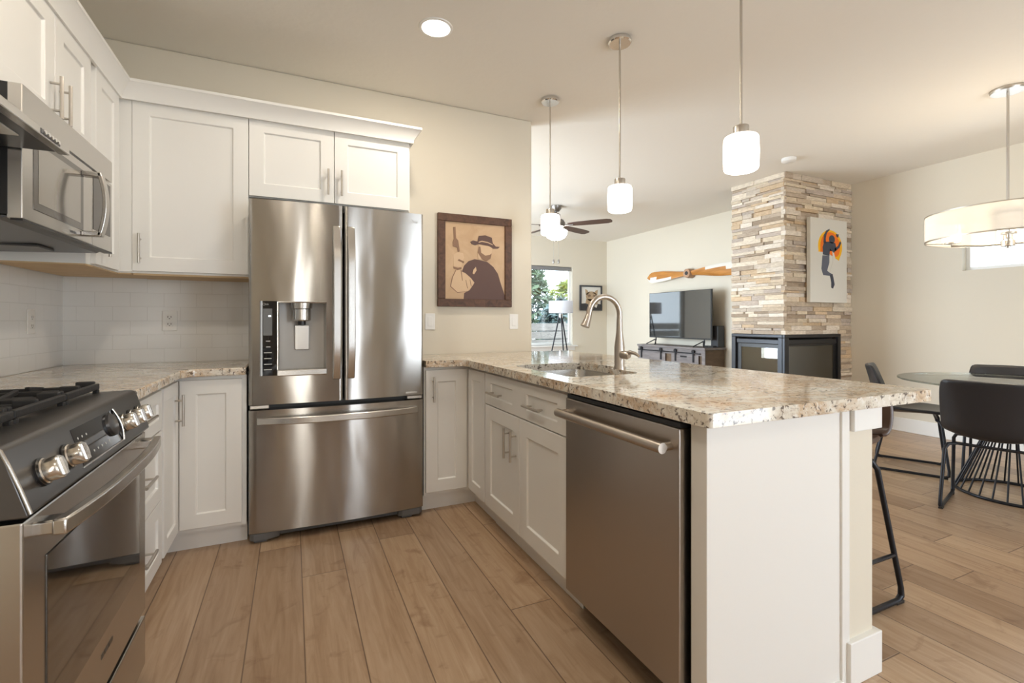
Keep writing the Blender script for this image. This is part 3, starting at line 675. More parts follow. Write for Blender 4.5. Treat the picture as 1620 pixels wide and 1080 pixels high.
MB().box(FXa + .03, FXb - .03, 2.835, 2.86, .012, .052).build('kick_grille', M['greyp'], t, smooth=0, bevel=.003)
for a, b in ((FXa + .004, -.06), (FXb - .145, FXb - .004)):
    MB().prism([(a, 2.86), (a, 2.80), (a + .02, 2.785), (b - .05 if a < 0 else b - .02, 2.785), (b, 2.81), (b, 2.86)], 'xy', .014, .05).box(a + .02, b - .06, 2.80, 2.85, 0, .016).build('foot', M['greyp'], t, smooth=30, bevel=.003)
for xx in (FXa + .05, FXb - .05):
    MB().box(xx - .045, xx + .045, 2.80, 2.87, .692, .713).build('hinge', M['steel_p'], t, smooth=0, bevel=.004)

# ================================================================== RANGE
RY0, RY1 = 1.092, 1.850
t = thing('range', 'slide-in stainless gas range with black grates and five silver knobs', 'range', (-.77, 1.47, 0))
MB().box(-1.10, -.468, RY0, RY1, .04, .895).build('body', M['steel_p'], t, smooth=0, bevel=.003)
MB().box(-1.08, -.50, RY0 + .02, RY1 - .02, 0, .04).build('toe_kick', M['black'], t, smooth=0)
prof_p = [(-.60, .905), (-.60, .930), (-.52, .934), (-.458, .935), (-.449, .932), (-.444, .925), (-.411, .815), (-.414, .811), (-.49, .812), (-.49, .905)]
pan = MB().prism(prof_p, 'xz', RY0 - .002, RY1 + .002).build('control_panel', M['gunmetal'], t, smooth=40, bevel=.004)
MB().tube([(-.458, RY0 - .001, .937), (-.447, RY0 - .001, .930), (-.435, RY0 - .001, .90), (-.421, RY0 - .001, .86), (-.408, RY0 - .001, .818)], .003, 8).build('panel_edge', M['steel_p'], t)
Ntop = Vector((.118, 0, .036)).normalized(); Dn = Vector((.036, 0, -.118)).normalized()
def onp(y, s): return Vector((-.437, y, .90)) + Dn * s   # a point of the sloping face, s metres below its upper part
def knob(y):
    c = onp(y, .035); k = MB()
    k.cyl(c - Ntop * .004, c + Ntop * .004, .027, n=32)
    b = k.build('knob_ring', M['black'], t, smooth=40)
    k = MB(); k.tube([c + Ntop * .003, c + Ntop * .008, c + Ntop * .010, c + Ntop * .029, c + Ntop * .032, c + Ntop * .0325], [.0235, .0245, .0225, .0225, .0205, .017], 40)
    tdir = Vector((0, 1, 0)).cross(Ntop); vs = []
    for s_ in (-1, 1):
        for h_ in (.031, .037):
            for q in (-1, 1): vs.append(c + Ntop * h_ + tdir * (.017 * s_) + Vector((0, 1, 0)) * (.005 if h_ < .033 else .0035) * q)
    k.add(vs, [(0, 1, 3, 2), (4, 6, 7, 5), (0, 4, 5, 1), (2, 3, 7, 6), (0, 2, 6, 4), (1, 5, 7, 3)])
    k.build('knob', M['knob'], t, smooth=40, weld=False)
for y in (1.180, 1.290, 1.650, 1.722, 1.792): knob(y)
def plate(y0, y1, s0, s1, lift, m, name):
    vs = [onp(y0, s0) + Ntop * lift, onp(y1, s0) + Ntop * lift, onp(y1, s1) + Ntop * lift, onp(y0, s1) + Ntop * lift]
    vs += [v - Ntop * (lift + .004) for v in vs]
    return MB().add(vs, [(0, 1, 2, 3), (7, 6, 5, 4), (0, 4, 5, 1), (1, 5, 6, 2), (2, 6, 7, 3), (3, 7, 4, 0)]).build(name, m, t, smooth=0)
plate(1.345, 1.61, -.012, .072, .0012, M['blackgl'], 'display')
plate(1.335, 1.615, .072, .0755, .003, M['steel_p'], 'display_trim')
for y, s_ in [(1.42 + .025 * k, .055) for k in range(5)] + [(1.365, .012), (1.388, .012), (1.412, .012)]:
    MB().cyl(onp(y, s_) + Ntop * .0008, onp(y, s_) + Ntop * .0018, .0028, n=8).build('label_mark', mk, t, smooth=0)
c = onp(1.565, .022); k = MB().tube([c, c + Ntop * .008, c + Ntop * .010], [.030, .029, .026], 36)
k.build('dial', M['steel_dk'], t, smooth=40)
a = [onp(1.608 + .006 * math.sin(PI * u / 10), -.014 + .088 * u / 10) + Ntop * (.003 + .005 * math.sin(PI * u / 10)) for u in range(11)]
MB().tube(a, .003, 10).build('dial_trim', M['chrome'], t)
# cooktop, grates, burners
MB().box(-1.10, -.505, RY0, RY1, .895, .916).build('cooktop', M['cooktop'], t, smooth=0, bevel=.004)
for (bx, by, br) in ((-.66, 1.25, .042), (-.93, 1.25, .034), (-.66, 1.69, .038), (-.93, 1.69, .044), (-.79, 1.47, .05)):
    b = MB().lathe([(0, .918), (br + .018, .918), (br + .016, .926), (br, .930), (br, .938)], (bx, by, 0), 32).build('burner', M['nickel'], t)
    MB().lathe([(br - .004, .938), (br - .002, .944), (br - .008, .947), (0, .947)], (bx, by, 0), 32).build('burner_cap', M['iron'], b)
def grate(y0, y1):
    mb = MB(); z0, z1 = .944, .956; b = .007; ym = (y0 + y1) / 2
    for x in (-1.065, -.535): mb.box(x - b, x + b, y0, y1, z0, z1 + (.006 if x > -.6 else 0))
    for y in (y0 + b, y1 - b): mb.box(-1.065, -.535, y - b, y + b, z0, z1)
    mb.box(-1.065, -.545, ym - .006, ym + .006, z0, z1 + .003)
    for x in (-.66, -.93):
        for s_ in (-1, 1):
            ye = ym + s_ * (y1 - y0) / 2
            mb.add([(x - .006, ye, z0), (x + .006, ye, z0), (x + .006, ye, z1 + .002), (x - .006, ye, z1 + .002), (x - .006, ym + s_ * .030, z1), (x + .006, ym + s_ * .030, z1), (x + .006, ym + s_ * .028, z1 + .013), (x - .006, ym + s_ * .028, z1 + .013)],
                   [(0, 1, 2, 3), (4, 7, 6, 5), (0, 4, 5, 1), (1, 5, 6, 2), (2, 6, 7, 3), (3, 7, 4, 0)])
    for y in (y0 + b, y1 - b, ym):
        for x in (-1.04, -.80, -.56): mb.box(x - .022, x + .022, y - .0065, y + .0065, z1 - .004, z1 + .013)
    for x in (-1.065, -.535):
        for y in (y0 + b, y1 - b): mb.box(x - b, x + b, y - b, y + b, .9155, z0)
    mb.build('grate', M['iron'], t, smooth=0, bevel=.003, weld=False)
grate(RY0 + .02, 1.342); grate(1.348, 1.594); grate(1.600, RY1 - .02)
# oven door, drawer
dr = MB().box(-.462, -.42, RY0 + .003, RY1 - .003, .245, .803).build('oven_door', M['steel_p'], t, smooth=0, bevel=.004)
MB().box(-.424, -.4175, 1.178, 1.775, .385, .712).build('window', M['ovengl'], dr, smooth=0, bevel=.002)
h = MB()
P = []
for k in range(21): u = k / 20; P.append((-.372 + .022 * (1 - abs(2 * u - 1) ** 2.5), 1.125 + .69 * u))
for k in range(20, -1, -1): u = k / 20; P.append((-.394 + .022 * (1 - abs(2 * u - 1) ** 2.5), 1.125 + .69 * u))
h.prism(P, 'xy', .762, .792)
for y in (1.128, 1.772): h.box(-.424, -.378, y, y + .04, .764, .790)
h.build('handle', M['steel_p'], dr, smooth=35, bevel=.004, weld=False)
mb = MB()
for y0, y1 in ((1.465, 1.482), (1.488, 1.514), (1.518, 1.545)): mb.box(-.4204, -.4194, y0, y1, .329, .341)
mb.build('maker_mark', M['steel_dk'], dr, smooth=0)
MB().box(-.462, -.42, RY0 + .003, RY1 - .003, .072, .226).build('drawer', M['steel_p'], t, smooth=0, bevel=.004)
MB().box(-.468, -.440, RY0 + .006, RY1 - .006, .226, .245).box(-.468, -.464, RY0 + .004, RY1 - .004, .20, .812).build('gap_seal', M['black'], t, smooth=0)

# ================================================================== HOOD AND MICROWAVE
t = thing('range_hood', 'slim stainless range hood with push buttons over the range', 'range hood', (-.85, 1.46, 1.64))
MB().prism([(-.60, 1.64), (-.60, 1.662), (-.84, 1.785), (-1.11, 1.785), (-1.11, 1.66), (-1.09, 1.66), (-.63, 1.66), (-.625, 1.64)], 'xz', 1.08, 1.836).build('canopy', M['steel_p'], t, smooth=0, bevel=.002)
MB().box(-1.09, -.625, 1.085, 1.83, 1.645, 1.660).build('filter_panel', M['steel_dk'], t, smooth=0)
MB().box(-1.09, -.76, 1.20, 1.72, 1.640, 1.645).build('grease_filter', M['gunmetal'], t, smooth=0)
MB().box(-.74, -.66, 1.55, 1.70, 1.641, 1.645).build('light_panel', mat('hood_light', (.8, .8, .75), .4), t, smooth=0, bevel=.001)
mb = MB().box(-.602, -.5985, 1.655, 1.77, 1.644, 1.658); mb.build('button_strip', M['steel_dk'], t, smooth=0, bevel=.003)
for k in range(5): MB().cyl((-.60, 1.672 + .02 * k, 1.651), (-.594, 1.672 + .02 * k, 1.651), .0052, n=16).build('button', M['chrome'], t)

t = thing('microwave', 'stainless steel over-counter microwave with bowed handle', 'microwave', (-.9, 2.22, 1.44))
MB().box(-1.11, -.738, 1.843, 2.600, 1.455, 1.836).build('body', M['black'], t, smooth=0, bevel=.003)
MB().box(-.742, -.708, 1.843, 2.600, 1.746, 1.836).build('vent_band', M['steel_p'], t, smooth=0, bevel=.003)
MB().box(-.735, -.7085, 1.90, 2.41, 1.739, 1.746).build('vent_slot', M['black'], t, smooth=0)
d = MB().box(-.742, -.708, 1.843, 2.372, 1.445, 1.739).build('door', M['steel_p'], t, smooth=0, bevel=.003)
MB().box(-.711, -.7068, 1.905, 2.285, 1.485, 1.712).build('window_surround', mat('mw_window_border', (.17, .16, .15), .12, .7), d, smooth=0, bevel=.002)
MB().box(-.709, -.7060, 1.935, 2.255, 1.510, 1.690).build('window', mat('mw_window', (.42, .40, .37), .10, .8), d, smooth=0)
P = []
for k in range(17): u = k / 16; P.append((-.650 + .018 * (1 - (2 * u - 1) ** 2), 1.468 + .236 * u))
for k in range(16, -1, -1): u = k / 16; P.append((-.664 + .018 * (1 - (2 * u - 1) ** 2), 1.468 + .236 * u))
h = MB().prism(P, 'xz', 2.262, 2.298)
h.box(-.708, -.650, 2.262, 2.298, 1.466, 1.484).box(-.708, -.650, 2.262, 2.298, 1.688, 1.706)
h.build('handle', M['steel_p'], d, smooth=35, bevel=.003, weld=False)
mb = MB()
for y0, y1 in ((2.17, 2.182), (2.186, 2.20), (2.204, 2.222)): mb.box(-.7083, -.7073, y0, y1, 1.462, 1.470)
mb.build('maker_mark', M['steel_dk'], d, smooth=0)
MB().box(-.742, -.709, 2.376, 2.600, 1.445, 1.739).build('control_panel', M['steel_p'], t, smooth=0, bevel=.003)
MB().box(-.711, -.7075, 2.385, 2.575, 1.51, 1.725).build('keypad', mat('mw_keypad', (.10, .09, .085), .08, .6), t, smooth=0)
MB().box(-.735, -.708, 1.845, 2.598, 1.440, 1.446).build('bottom_trim', M['black'], t, smooth=0)
MB().prism([(-1.108, 1.428), (-.76, 1.440), (-.74, 1.452), (-1.108, 1.456)], 'xz', 1.846, 2.597).build('underside', M['steel_dk'], t, smooth=0)
for y in (2.0, 2.42): MB().box(-1.03, -.86, y - .07, y + .07, 1.426, 1.436).build('vent_filter', M['gunmetal'], t, smooth=0, bevel=.003)

# ================================================================== DISHWASHER
t = thing('dishwasher', 'dark stainless dishwasher with a bar handle under the granite', 'dishwasher', (1.28, 1.3, 0))
MB().box(1.01, 1.585, .998, 1.606, .10, .868).build('body', M['black'], t, smooth=0)
MB().box(1.09, 1.12, .998, 1.600, 0, .10).build('toe_panel', M['black'], t, smooth=0)
d = MB().box(.968, 1.012, 1.001, 1.603, .108, .852).build('door', M['steel_dw'], t, smooth=0, bevel=.004)
MB().box(.975, 1.01, 1.003, 1.601, .853, .867).build('control_strip', M['black'], t, smooth=0)
h = MB().tube([(.928, 1.022, .798), (.928, 1.598, .798)], .0155, 20)
h.tube([(.970, 1.036, .798), (.928, 1.036, .798)], [.012, .0125], 14).tube([(.970, 1.584, .798), (.928, 1.584, .798)], [.012, .0125], 14)
h.build('handle', M['bronze'], d, smooth=50, weld=False)
# ================================================================== WALL PLATES, PICTURES
def duplex(name, label, c, n, kind, cat, group=None):
    t = thing(name, label, cat, c, group=group); c = Vector(c); n = Vector(n); u = Vector((0, 0, 1)).cross(n)
    def B(a0, a1, b0, b1, d0, d1):
        p = [c + u * a + Vector((0, 0, b)) + n * d for a in (a0, a1) for b in (b0, b1) for d in (d0, d1)]
        return min(q.x for q in p), max(q.x for q in p), min(q.y for q in p), max(q.y for q in p), min(q.z for q in p), max(q.z for q in p)
    MB().box(*B(-.036, .036, -.058, .058, 0, .006)).build('plate', M['plate'], t, smooth=0, bevel=.003)
    if kind == 'outlet':
        for z in (-.02, .02):
            r = MB().box(*B(-.016, .016, z - .014, z + .014, .005, .008)).build('receptacle', M['plate'], t, smooth=0, bevel=.004)
            MB().box(*B(-.009, -.006, z - .003, z + .007, .007, .0084)).box(*B(.006, .009, z - .003, z + .007, .007, .0084)).box(*B(-.003, .003, z - .010, z - .006, .007, .0084)).build('slots', M['slot'], r, smooth=0)
    else:
        MB().box(*B(-.017, .017, -.034, .034, .005, .0085)).build('rocker', M['plate'], t, smooth=0, bevel=.002)
duplex('wall_outlet', 'white outlet on the tile left of the refrigerator', (-.639, 3.312, 1.152), nY, 'outlet', 'outlet')
duplex('wall_outlet', 'white plate on the left tiled wall in the corner', (-1.112, 2.965, 1.147), X, 'outlet', 'outlet')
duplex('light_switch', 'white switch plate beside the refrigerator under the cowboy picture', (.887, 3.32, 1.147), nY, 'switch', 'switch')
duplex('light_switch', 'white switch plate near the wall end right of the cowboy picture', (1.542, 3.32, 1.147), nY, 'switch', 'switch')

# burnt-wood picture of a man in a hat
t = thing('framed_picture', 'wood burned picture of a hatted man in a rough dark frame', 'picture', (1.22, 3.32, 1.59))
ax0, ax1, az0, az1 = .937, 1.513, 1.255, 1.921
fw = .055
mb = MB().box(ax0, ax1, 3.285, 3.318, az0, az0 + fw).box(ax0, ax1, 3.285, 3.318, az1 - fw, az1).box(ax0, ax0 + fw, 3.285, 3.318, az0 + fw, az1 - fw).box(ax1 - fw, ax1, 3.285, 3.318, az0 + fw, az1 - fw)
mb.build('frame', M['frame'], t, smooth=0, weld=False, bevel=.004)
mb = MB().box(ax0 + fw - .008, ax0 + fw, 3.289, 3.31, az0 + fw - .008, az1 - fw + .008)
bd = MB().box(ax0 + fw - .005, ax1 - fw + .005, 3.300, 3.317, az0 + fw - .005, az1 - fw + .005).build('board', M['board'], t, smooth=0)
bx, bz, bw, bh = ax0 + fw, az0 + fw, ax1 - ax0 - 2 * fw, az1 - az0 - 2 * fw
LV = [0]
def art(name, polys, m, par, fy_, x0, z0, w_, h_):
    mb = MB(); LV[0] += 1
    for p in polys: mb.prism([(x0 + a * w_, z0 + b * h_) for a, b in p], 'xz', fy_ - .0006 * LV[0], fy_ + .0015)
    return mb.build(name, m, par, smooth=0, weld=False)
A = dict(par=bd, fy_=3.2998, x0=bx, z0=bz, w_=bw, h_=bh)
art('sleeve', [[(.08, .16), (.11, .28), (.17, .38), (.27, .42), (.36, .38), (.46, .28), (.47, .20), (.36, .10), (.20, .08)]], M['ink2'], **A)
art('sleeve_lines', [[(.08, .16), (.11, .28), (.17, .38), (.18, .375), (.125, .28), (.095, .17)], [(.25, .38), (.265, .38), (.285, .24), (.275, .24)], [(.08, .16), (.20, .08), (.36, .10), (.36, .105), (.20, .088), (.09, .165)], [(.33, .25), (.34, .25), (.37, .14), (.36, .14)], [(.40, .26), (.41, .26), (.43, .17), (.42, .17)]], M['ink3'], **A)
art('poncho', [[(.27, .36), (.31, .44), (.38, .50), (.48, .53), (.58, .52), (.70, .50), (.80, .44), (.88, .35), (.93, .22), (1.0, .06), (1.0, 0), (.30, 0), (.31, .08), (.40, .12), (.48, .22), (.42, .28), (.33, .34)]], M['ink'], **A)
art('hand', [[(.14, .42), (.26, .42), (.28, .50), (.31, .54), (.29, .60), (.20, .61), (.13, .57)]], M['ink2'], **A)
art('cuff', [[(.135, .395), (.20, .375), (.265, .39), (.265, .415), (.20, .405), (.135, .42)], [(.20, .50), (.30, .47), (.31, .49), (.22, .52)]], M['ink3'], **A)
art('pistol', [[(.13, .93), (.165, .935), (.175, .79), (.21, .76), (.235, .62), (.205, .61), (.19, .67), (.125, .68), (.12, .73), (.14, .78)]], M['ink3'], **A)
art('face', [[(.54, .53), (.72, .53), (.77, .60), (.78, .72), (.55, .72), (.53, .62)]], M['ink2'], **A)
art('beard', [[(.53, .62), (.55, .70), (.575, .70), (.59, .62), (.66, .585), (.74, .60), (.77, .62), (.75, .55), (.68, .51), (.60, .535)]], M['ink3'], **A)
art('hat', [[(.41, .755), (.45, .775), (.53, .765), (.55, .84), (.66, .855), (.77, .83), (.79, .755), (.84, .715), (.91, .715), (.88, .69), (.80, .685), (.72, .715), (.56, .735), (.49, .715), (.43, .73)]], M['ink'], **A)
art('hat_band', [[(.545, .75), (.60, .765), (.70, .755), (.785, .73), (.785, .74), (.70, .768), (.60, .778), (.547, .763)], [(.455, .385), (.50, .43), (.51, .38), (.47, .33), (.445, .34)]], M['ink2'], **A)

# canvas on the stone
LV[0] = 0
t = thing('canvas_picture', 'white canvas of a jumping figure before an orange sun on the stone chimney', 'picture', (5.32, 3.3, 1.8))
cv = MB().box(4.985, 5.615, 3.270, 3.312, 1.352, 2.258).build('canvas', M['canvas'], t, smooth=0, bevel=.004)
A = dict(par=cv, fy_=3.2698, x0=4.985, z0=1.352, w_=.63, h_=.906)
def disc(cx, cz, rx, rz, a0, a1, n=20): return [(cx + rx * math.cos(math.radians(a0 + (a1 - a0) * k / n)), cz + rz * math.sin(math.radians(a0 + (a1 - a0) * k / n))) for k in range(n + 1)]
art('sun_rim', [disc(.53, .67, .33, .20, -35, 195) + [(.21, .60), (.45, .60), (.62, .55), (.77, .51)]], M['yellow'], **A)
art('sun', [disc(.53, .67, .27, .175, -30, 190) + [(.26, .60), (.45, .60), (.62, .55), (.72, .56)]], M['orange'], **A)
art('jersey_white', [[(.33, .62), (.38, .71), (.50, .72), (.58, .62), (.60, .50), (.52, .36), (.62, .36), (.68, .40), (.66, .55), (.60, .64), (.55, .70)]], M['canvas'], **A)
art('legs', [[(.32, .56), (.50, .56), (.50, .48), (.44, .38), (.52, .355), (.60, .34), (.58, .32), (.34, .325), (.29, .40)]], M['slate'], **A)
art('figure', [disc(.57, .76, .08, .05, 0, 345), [(.32, .66), (.36, .72), (.50, .73), (.66, .72), (.70, .64), (.62, .60), (.52, .65), (.50, .56), (.33, .57)], [(.34, .71), (.35, .80), (.42, .86), (.51, .885), (.50, .865), (.43, .83), (.40, .76), (.41, .71)], [(.63, .65), (.74, .69), (.80, .75), (.83, .73), (.78, .67), (.66, .62)]], M['navy'], **A)
art('glove', [[(.68, .83), (.76, .83), (.74, .79), (.70, .80)]], M['navy'], **A)
art('shoe', [[(.52, .33), (.58, .345), (.61, .30), (.64, .22), (.60, .17), (.56, .18), (.56, .24)]], M['navy'], **A)

# cat portrait on the window wall
LV[0] = 0
t = thing('cat_picture', 'black framed cat portrait beside the living room window', 'picture', (5.24, 7.75, 1.6))
MB().box(4.985, 5.49, 7.715, 7.748, 1.355, 1.385).box(4.985, 5.49, 7.715, 7.748, 1.81, 1.84).box(4.985, 5.015, 7.715, 7.748, 1.385, 1.81).box(5.46, 5.49, 7.715, 7.748, 1.385, 1.81).build('frame', M['artdk'], t, smooth=0, weld=False)
pp = MB().box(5.01, 5.465, 7.73, 7.747, 1.38, 1.815).build('print', M['paper'], t, smooth=0)
A = dict(par=pp, fy_=7.7295, x0=5.015, z0=1.385, w_=.445, h_=.425)
art('jacket', [[(0, 0), (1, 0), (1, .22), (.85, .24), (.6, .18), (.25, .26), (0, .24)]], M['artdk'], **A)
art('fur', [disc(.52, .58, .29, .22, 0, 345), [(.23, .62), (.20, .90), (.30, .86), (.40, .72)], [(.82, .62), (.86, .88), (.74, .84), (.64, .72)], [(.25, .45), (.80, .45), (.85, .24), (.55, .16), (.22, .26)]], M['catb'], **A)
art('markings', [[(.30, .66), (.46, .66), (.50, .58), (.34, .54)], [(.58, .58), (.62, .66), (.76, .64), (.72, .54)], [(.48, .46), (.58, .46), (.53, .40)], [(.40, .78), (.44, .79), (.46, .70), (.43, .70)], [(.60, .79), (.64, .78), (.61, .70), (.58, .70)]], M['catd'], **A)
art('chest', [[(.70, .20), (.84, .22), (.78, .06), (.68, .10)]], M['paper'], **A)

# ================================================================== LAMPS ON THE CEILING
def downlight(x, y, label, e=12):
    t = thing('downlight', label, 'ceiling light', (x, y, CZ))
    MB().lathe([(.073, CZ - .001), (.075, CZ - .006), (.088, CZ - .004), (.091, CZ + .001), (.073, CZ + .001)], (x, y, 0), 40).build('trim_ring', M['trimw'], t)
    MB().lathe([(0, CZ - .004), (.0735, CZ - .004), (.0735, CZ - .001)], (x, y, 0), 40).build('lens', M['lens'], t)
    l = light('downlight_lamp', 'AREA', (x, y, CZ - .012), (0, 0, 0), e, WARM, shape='DISK', size=.12)
downlight(.694, 2.475, 'lit round recessed downlight in the ceiling out from the refrigerator')
downlight(.10, -.55, 'added unseen recessed downlight brightening the entrance side of the kitchen', 10)  # extra fixture added out of view to brighten the kitchen
downlight(-.25, 1.6, 'added unseen recessed downlight brightening the area in front of the range', 10)  # second extra fixture, added off view to lift the range side
def pendant(y, label):
    x = 1.65; t = thing('pendant_light', label, 'pendant light', (x, y, CZ), group='pendant lights over the peninsula')
    MB().lathe([(0, CZ), (.062, CZ), (.064, CZ - .006), (.064, CZ - .020), (.058, CZ - .026), (0, CZ - .026)], (x, y, 0), 40).build('canopy', M['chrome'], t)
    MB().cyl((x, y, CZ - .024), (x, y, 1.935), .0052, n=14).build('rod', M['nickel'], t)
    MB().lathe([(0, 1.940), (.0085, 1.940), (.0085, 1.937), (.029, 1.937), (.030, 1.934), (.030, 1.894), (0, 1.894)], (x, y, 0), 32).build('socket', M['nickel'], t, smooth=30)
    MB().lathe([(0, 1.897), (.056, 1.8965), (.0625, 1.893), (.0655, 1.885), (.0675, 1.83), (.0655, 1.769), (.0625, 1.761), (.056, 1.757), (0, 1.757)], (x, y, 0), 40).build('shade', M['pglass'], t, smooth=60)
pendant(2.94, 'opal glass pendant nearest the kitchen wall end, farthest of three')
pendant(2.154, 'opal glass pendant in the middle of the row of three')
pendant(1.367, 'opal glass pendant hanging over the bar end of the peninsula, nearest of three')
t = thing('smoke_detector', 'small round white smoke detector on the ceiling before the chimney', 'smoke detector', (4.39, 3.62 - .35, CZ))
MB().lathe([(0, CZ - .035), (.05, CZ - .035), (.062, CZ - .028), (.065, CZ - .006), (.065, CZ)], (4.33, 3.05, 0), 32).build('cover', M['trimw'], t)
t.location = (4.33, 3.05, CZ)
for ch in t.children:
    for v in ch.data.vertices: v.co += Vector((4.39, 3.27, CZ)) - Vector((4.33, 3.05, CZ))
ORG[t.name] = Vector((4.33, 3.05, CZ))

# drum chandelier over the dining table
cx, cy = 4.37, 1.52
t = thing('chandelier', 'white drum shade chandelier over the glass dining table', 'chandelier', (cx, cy, CZ))
MB().lathe([(0, CZ), (.088, CZ), (.09, CZ - .012), (.085, CZ - .022), (0, CZ - .022)], (cx, cy, 0), 40).build('canopy', M['nickel'], t)
MB().cyl((cx, cy, CZ - .02), (cx, cy, 1.67), .0075, n=16).build('rod', M['nickel'], t)
RS = .425
MB().lathe([(RS, 1.712), (RS, 1.890), (RS - .003, 1.890), (RS - .003, 1.712), (RS, 1.712)], (cx, cy, 0), 72).build('shade', M['fabric'], t, smooth=40)
MB().lathe([(RS + .002, 1.709), (RS + .002, 1.717), (RS - .006, 1.717), (RS - .006, 1.709), (RS + .002, 1.709)], (cx, cy, 0), 72).lathe([(RS + .002, 1.886), (RS + .002, 1.893), (RS - .006, 1.893), (RS - .006, 1.886), (RS + .002, 1.886)], (cx, cy, 0), 72).build('shade_ring', M['nickel'], t)
MB().lathe([(0, 1.640), (.012, 1.642), (.014, 1.652), (.036, 1.655), (.036, 1.69), (.024, 1.70), (.024, 1.73), (0, 1.735)], (cx, cy, 0), 32).build('hub', M['nickel'], t)
for k in range(4):
    a = math.radians(20 + 90 * k); ux, uy = math.cos(a), math.sin(a)
    P = [(cx + ux * r, cy + uy * r, z) for r, z in ((.03, 1.672), (.12, 1.668), (.22, 1.680), (.28, 1.684), (.28, 1.70))]
    arm = MB().tube(P, .006, 10).cyl((cx + ux * .28, cy + uy * .28, 1.70), (cx + ux * .28, cy + uy * .28, 1.712), .038, n=20).build('arm', M['nickel'], t)
    MB().lathe([(.05, 1.712), (.052, 1.725), (.052, 1.83), (.048, 1.832), (.048, 1.72), (0, 1.714)], (cx + ux * .28, cy + uy * .28, 0), 24).build('bulb_glass', M['bulb'], t)
    MB().box(cx + ux * .28 - .002, cx + ux * .28 + .002, cy + uy * .28 - .002, cy + uy * .28 + .002, 1.70, 1.715).tube([(cx + ux * .28, cy + uy * .28, 1.70), (cx + ux * (RS - .004), cy + uy * (RS - .004), 1.714)], .003, 8).build('strut', M['nickel'], t)
light('chandelier_lamp', 'POINT', (cx, cy, 1.80), (0, 0, 0), 17, (1, .80, .56), shadow_soft_size=.06)

# ceiling fan in the living room
cx, cy = 3.25, 5.63
t = thing('ceiling_fan', 'dark bladed ceiling fan with a lit glass bowl in the living room', 'ceiling fan', (cx, cy, CZ))
MB().lathe([(0, CZ), (.075, CZ), (.07, CZ - .04), (.04, CZ - .075), (0, CZ - .08)], (cx, cy, 0), 32).build('canopy', M['pewter'], t)
MB().cyl((cx, cy, CZ - .07), (cx, cy, 2.53), .013, n=16).build('downrod', M['pewter'], t)
MB().lathe([(0, 2.54), (.05, 2.54), (.10, 2.52), (.125, 2.48), (.12, 2.43), (.08, 2.40), (0, 2.40)], (cx, cy, 0), 40).build('motor', M['pewter'], t)
MB().lathe([(.135, 2.385), (.155, 2.37), (.15, 2.33), (.12, 2.28), (.06, 2.25), (0, 2.245)], (cx, cy, 0), 40).lathe([(.135, 2.385), (.09, 2.40), (0, 2.402)], (cx, cy, 0), 40).build('light_bowl', M['pglass'], t)
MB().lathe([(0, 2.232), (.012, 2.235), (.014, 2.247), (0, 2.252)], (cx, cy, 0), 16).build('finial', M['pewter'], t)
for k in range(5):
    a = math.radians(-49 + 72 * k); u = Vector((math.cos(a), math.sin(a), 0)); v = Vector((-u.y, u.x, 0)); c = Vector((cx, cy, 2.445)); vt = v * .97 - Vector((0, 0, .2))
    out = [(.17, .045), (.30, .062), (.55, .070), (.70, .066), (.755, .045), (.765, .0)]
    P = [c + u * r + vt * w_ for r, w_ in out] + [c + u * r - vt * w_ for r, w_ in out[-2::-1]]
    n = len(P); up = Vector((0, 0, .007))
    b = MB().add(P + [p + up for p in P], [tuple(range(n)), tuple(range(2 * n - 1, n - 1, -1))] + [(i, i + n, (i + 1) % n + n, (i + 1) % n) for i in range(n)]).build('blade', M['blade'], t, smooth=0, bevel=.002)
    MB().tube([c + u * .09, c + u * .16 - Vector((0, 0, .006)), c + u * .24 - Vector((0, 0, .004))], .012, 8).build('blade_arm', M['pewter'], b)
for dx in (-.035, .035):
    p = Vector((cx + dx * .9, cy - dx * .4, 0))
    MB().cyl((p.x, p.y, 2.30), (p.x, p.y, 1.985), .0012, n=6).lathe([(0, 1.99), (.009, 1.985), (.014, 1.96), (.010, 1.935), (0, 1.93)], (p.x, p.y, 0), 12).build('pull_chain', M['pewter'], t)

# ================================================================== LIVING ROOM
t = thing('television', 'flat black television standing on the weathered console', 'television', (5.36, 5.566, .79))
bz_ = MB().box(5.352, 5.385, 4.925, 6.207, .885, 1.607).box(5.385, 5.42, 5.2, 5.95, .92, 1.35).build('housing', M['black'], t, smooth=0, bevel=.004, weld=False)
MB().box(5.349, 5.3525, 4.934, 6.198, .905, 1.600).build('screen', M['screen'], t, smooth=0)
for y in (5.06, 6.06):
    MB().tube([(5.25, y - .10, .783), (5.36, y - .01, .86), (5.36, y + .01, .86), (5.44, y + .09, .783)], .008, 8).tube([(5.36, y, .855), (5.368, y, .90)], .010, 8).tube([(5.25, y + .10, .783), (5.36, y + .01, .86)], .008, 8).build('foot', M['black'], t, smooth=40, weld=False)
t = thing('media_console', 'weathered grey wood media console with sliding barn doors', 'console', (5.4, 5.6, 0))
MB().box(5.185, 5.595, 4.885, 6.31, .745, .775).build('top', M['console'], t, smooth=0, bevel=.004)
MB().box(5.215, 5.59, 4.91, 6.285, .07, .745).build('body', M['console2'], t, smooth=0)
MB().box(5.200, 5.216, 4.895, 6.30, .66, .745).box(5.200, 5.216, 4.895, 4.95, .07, .66).box(5.200, 5.216, 6.245, 6.30, .07, .66).box(5.200, 5.216, 4.895, 6.30, .07, .12).build('face_frame', M['console'], t, smooth=0, weld=False)
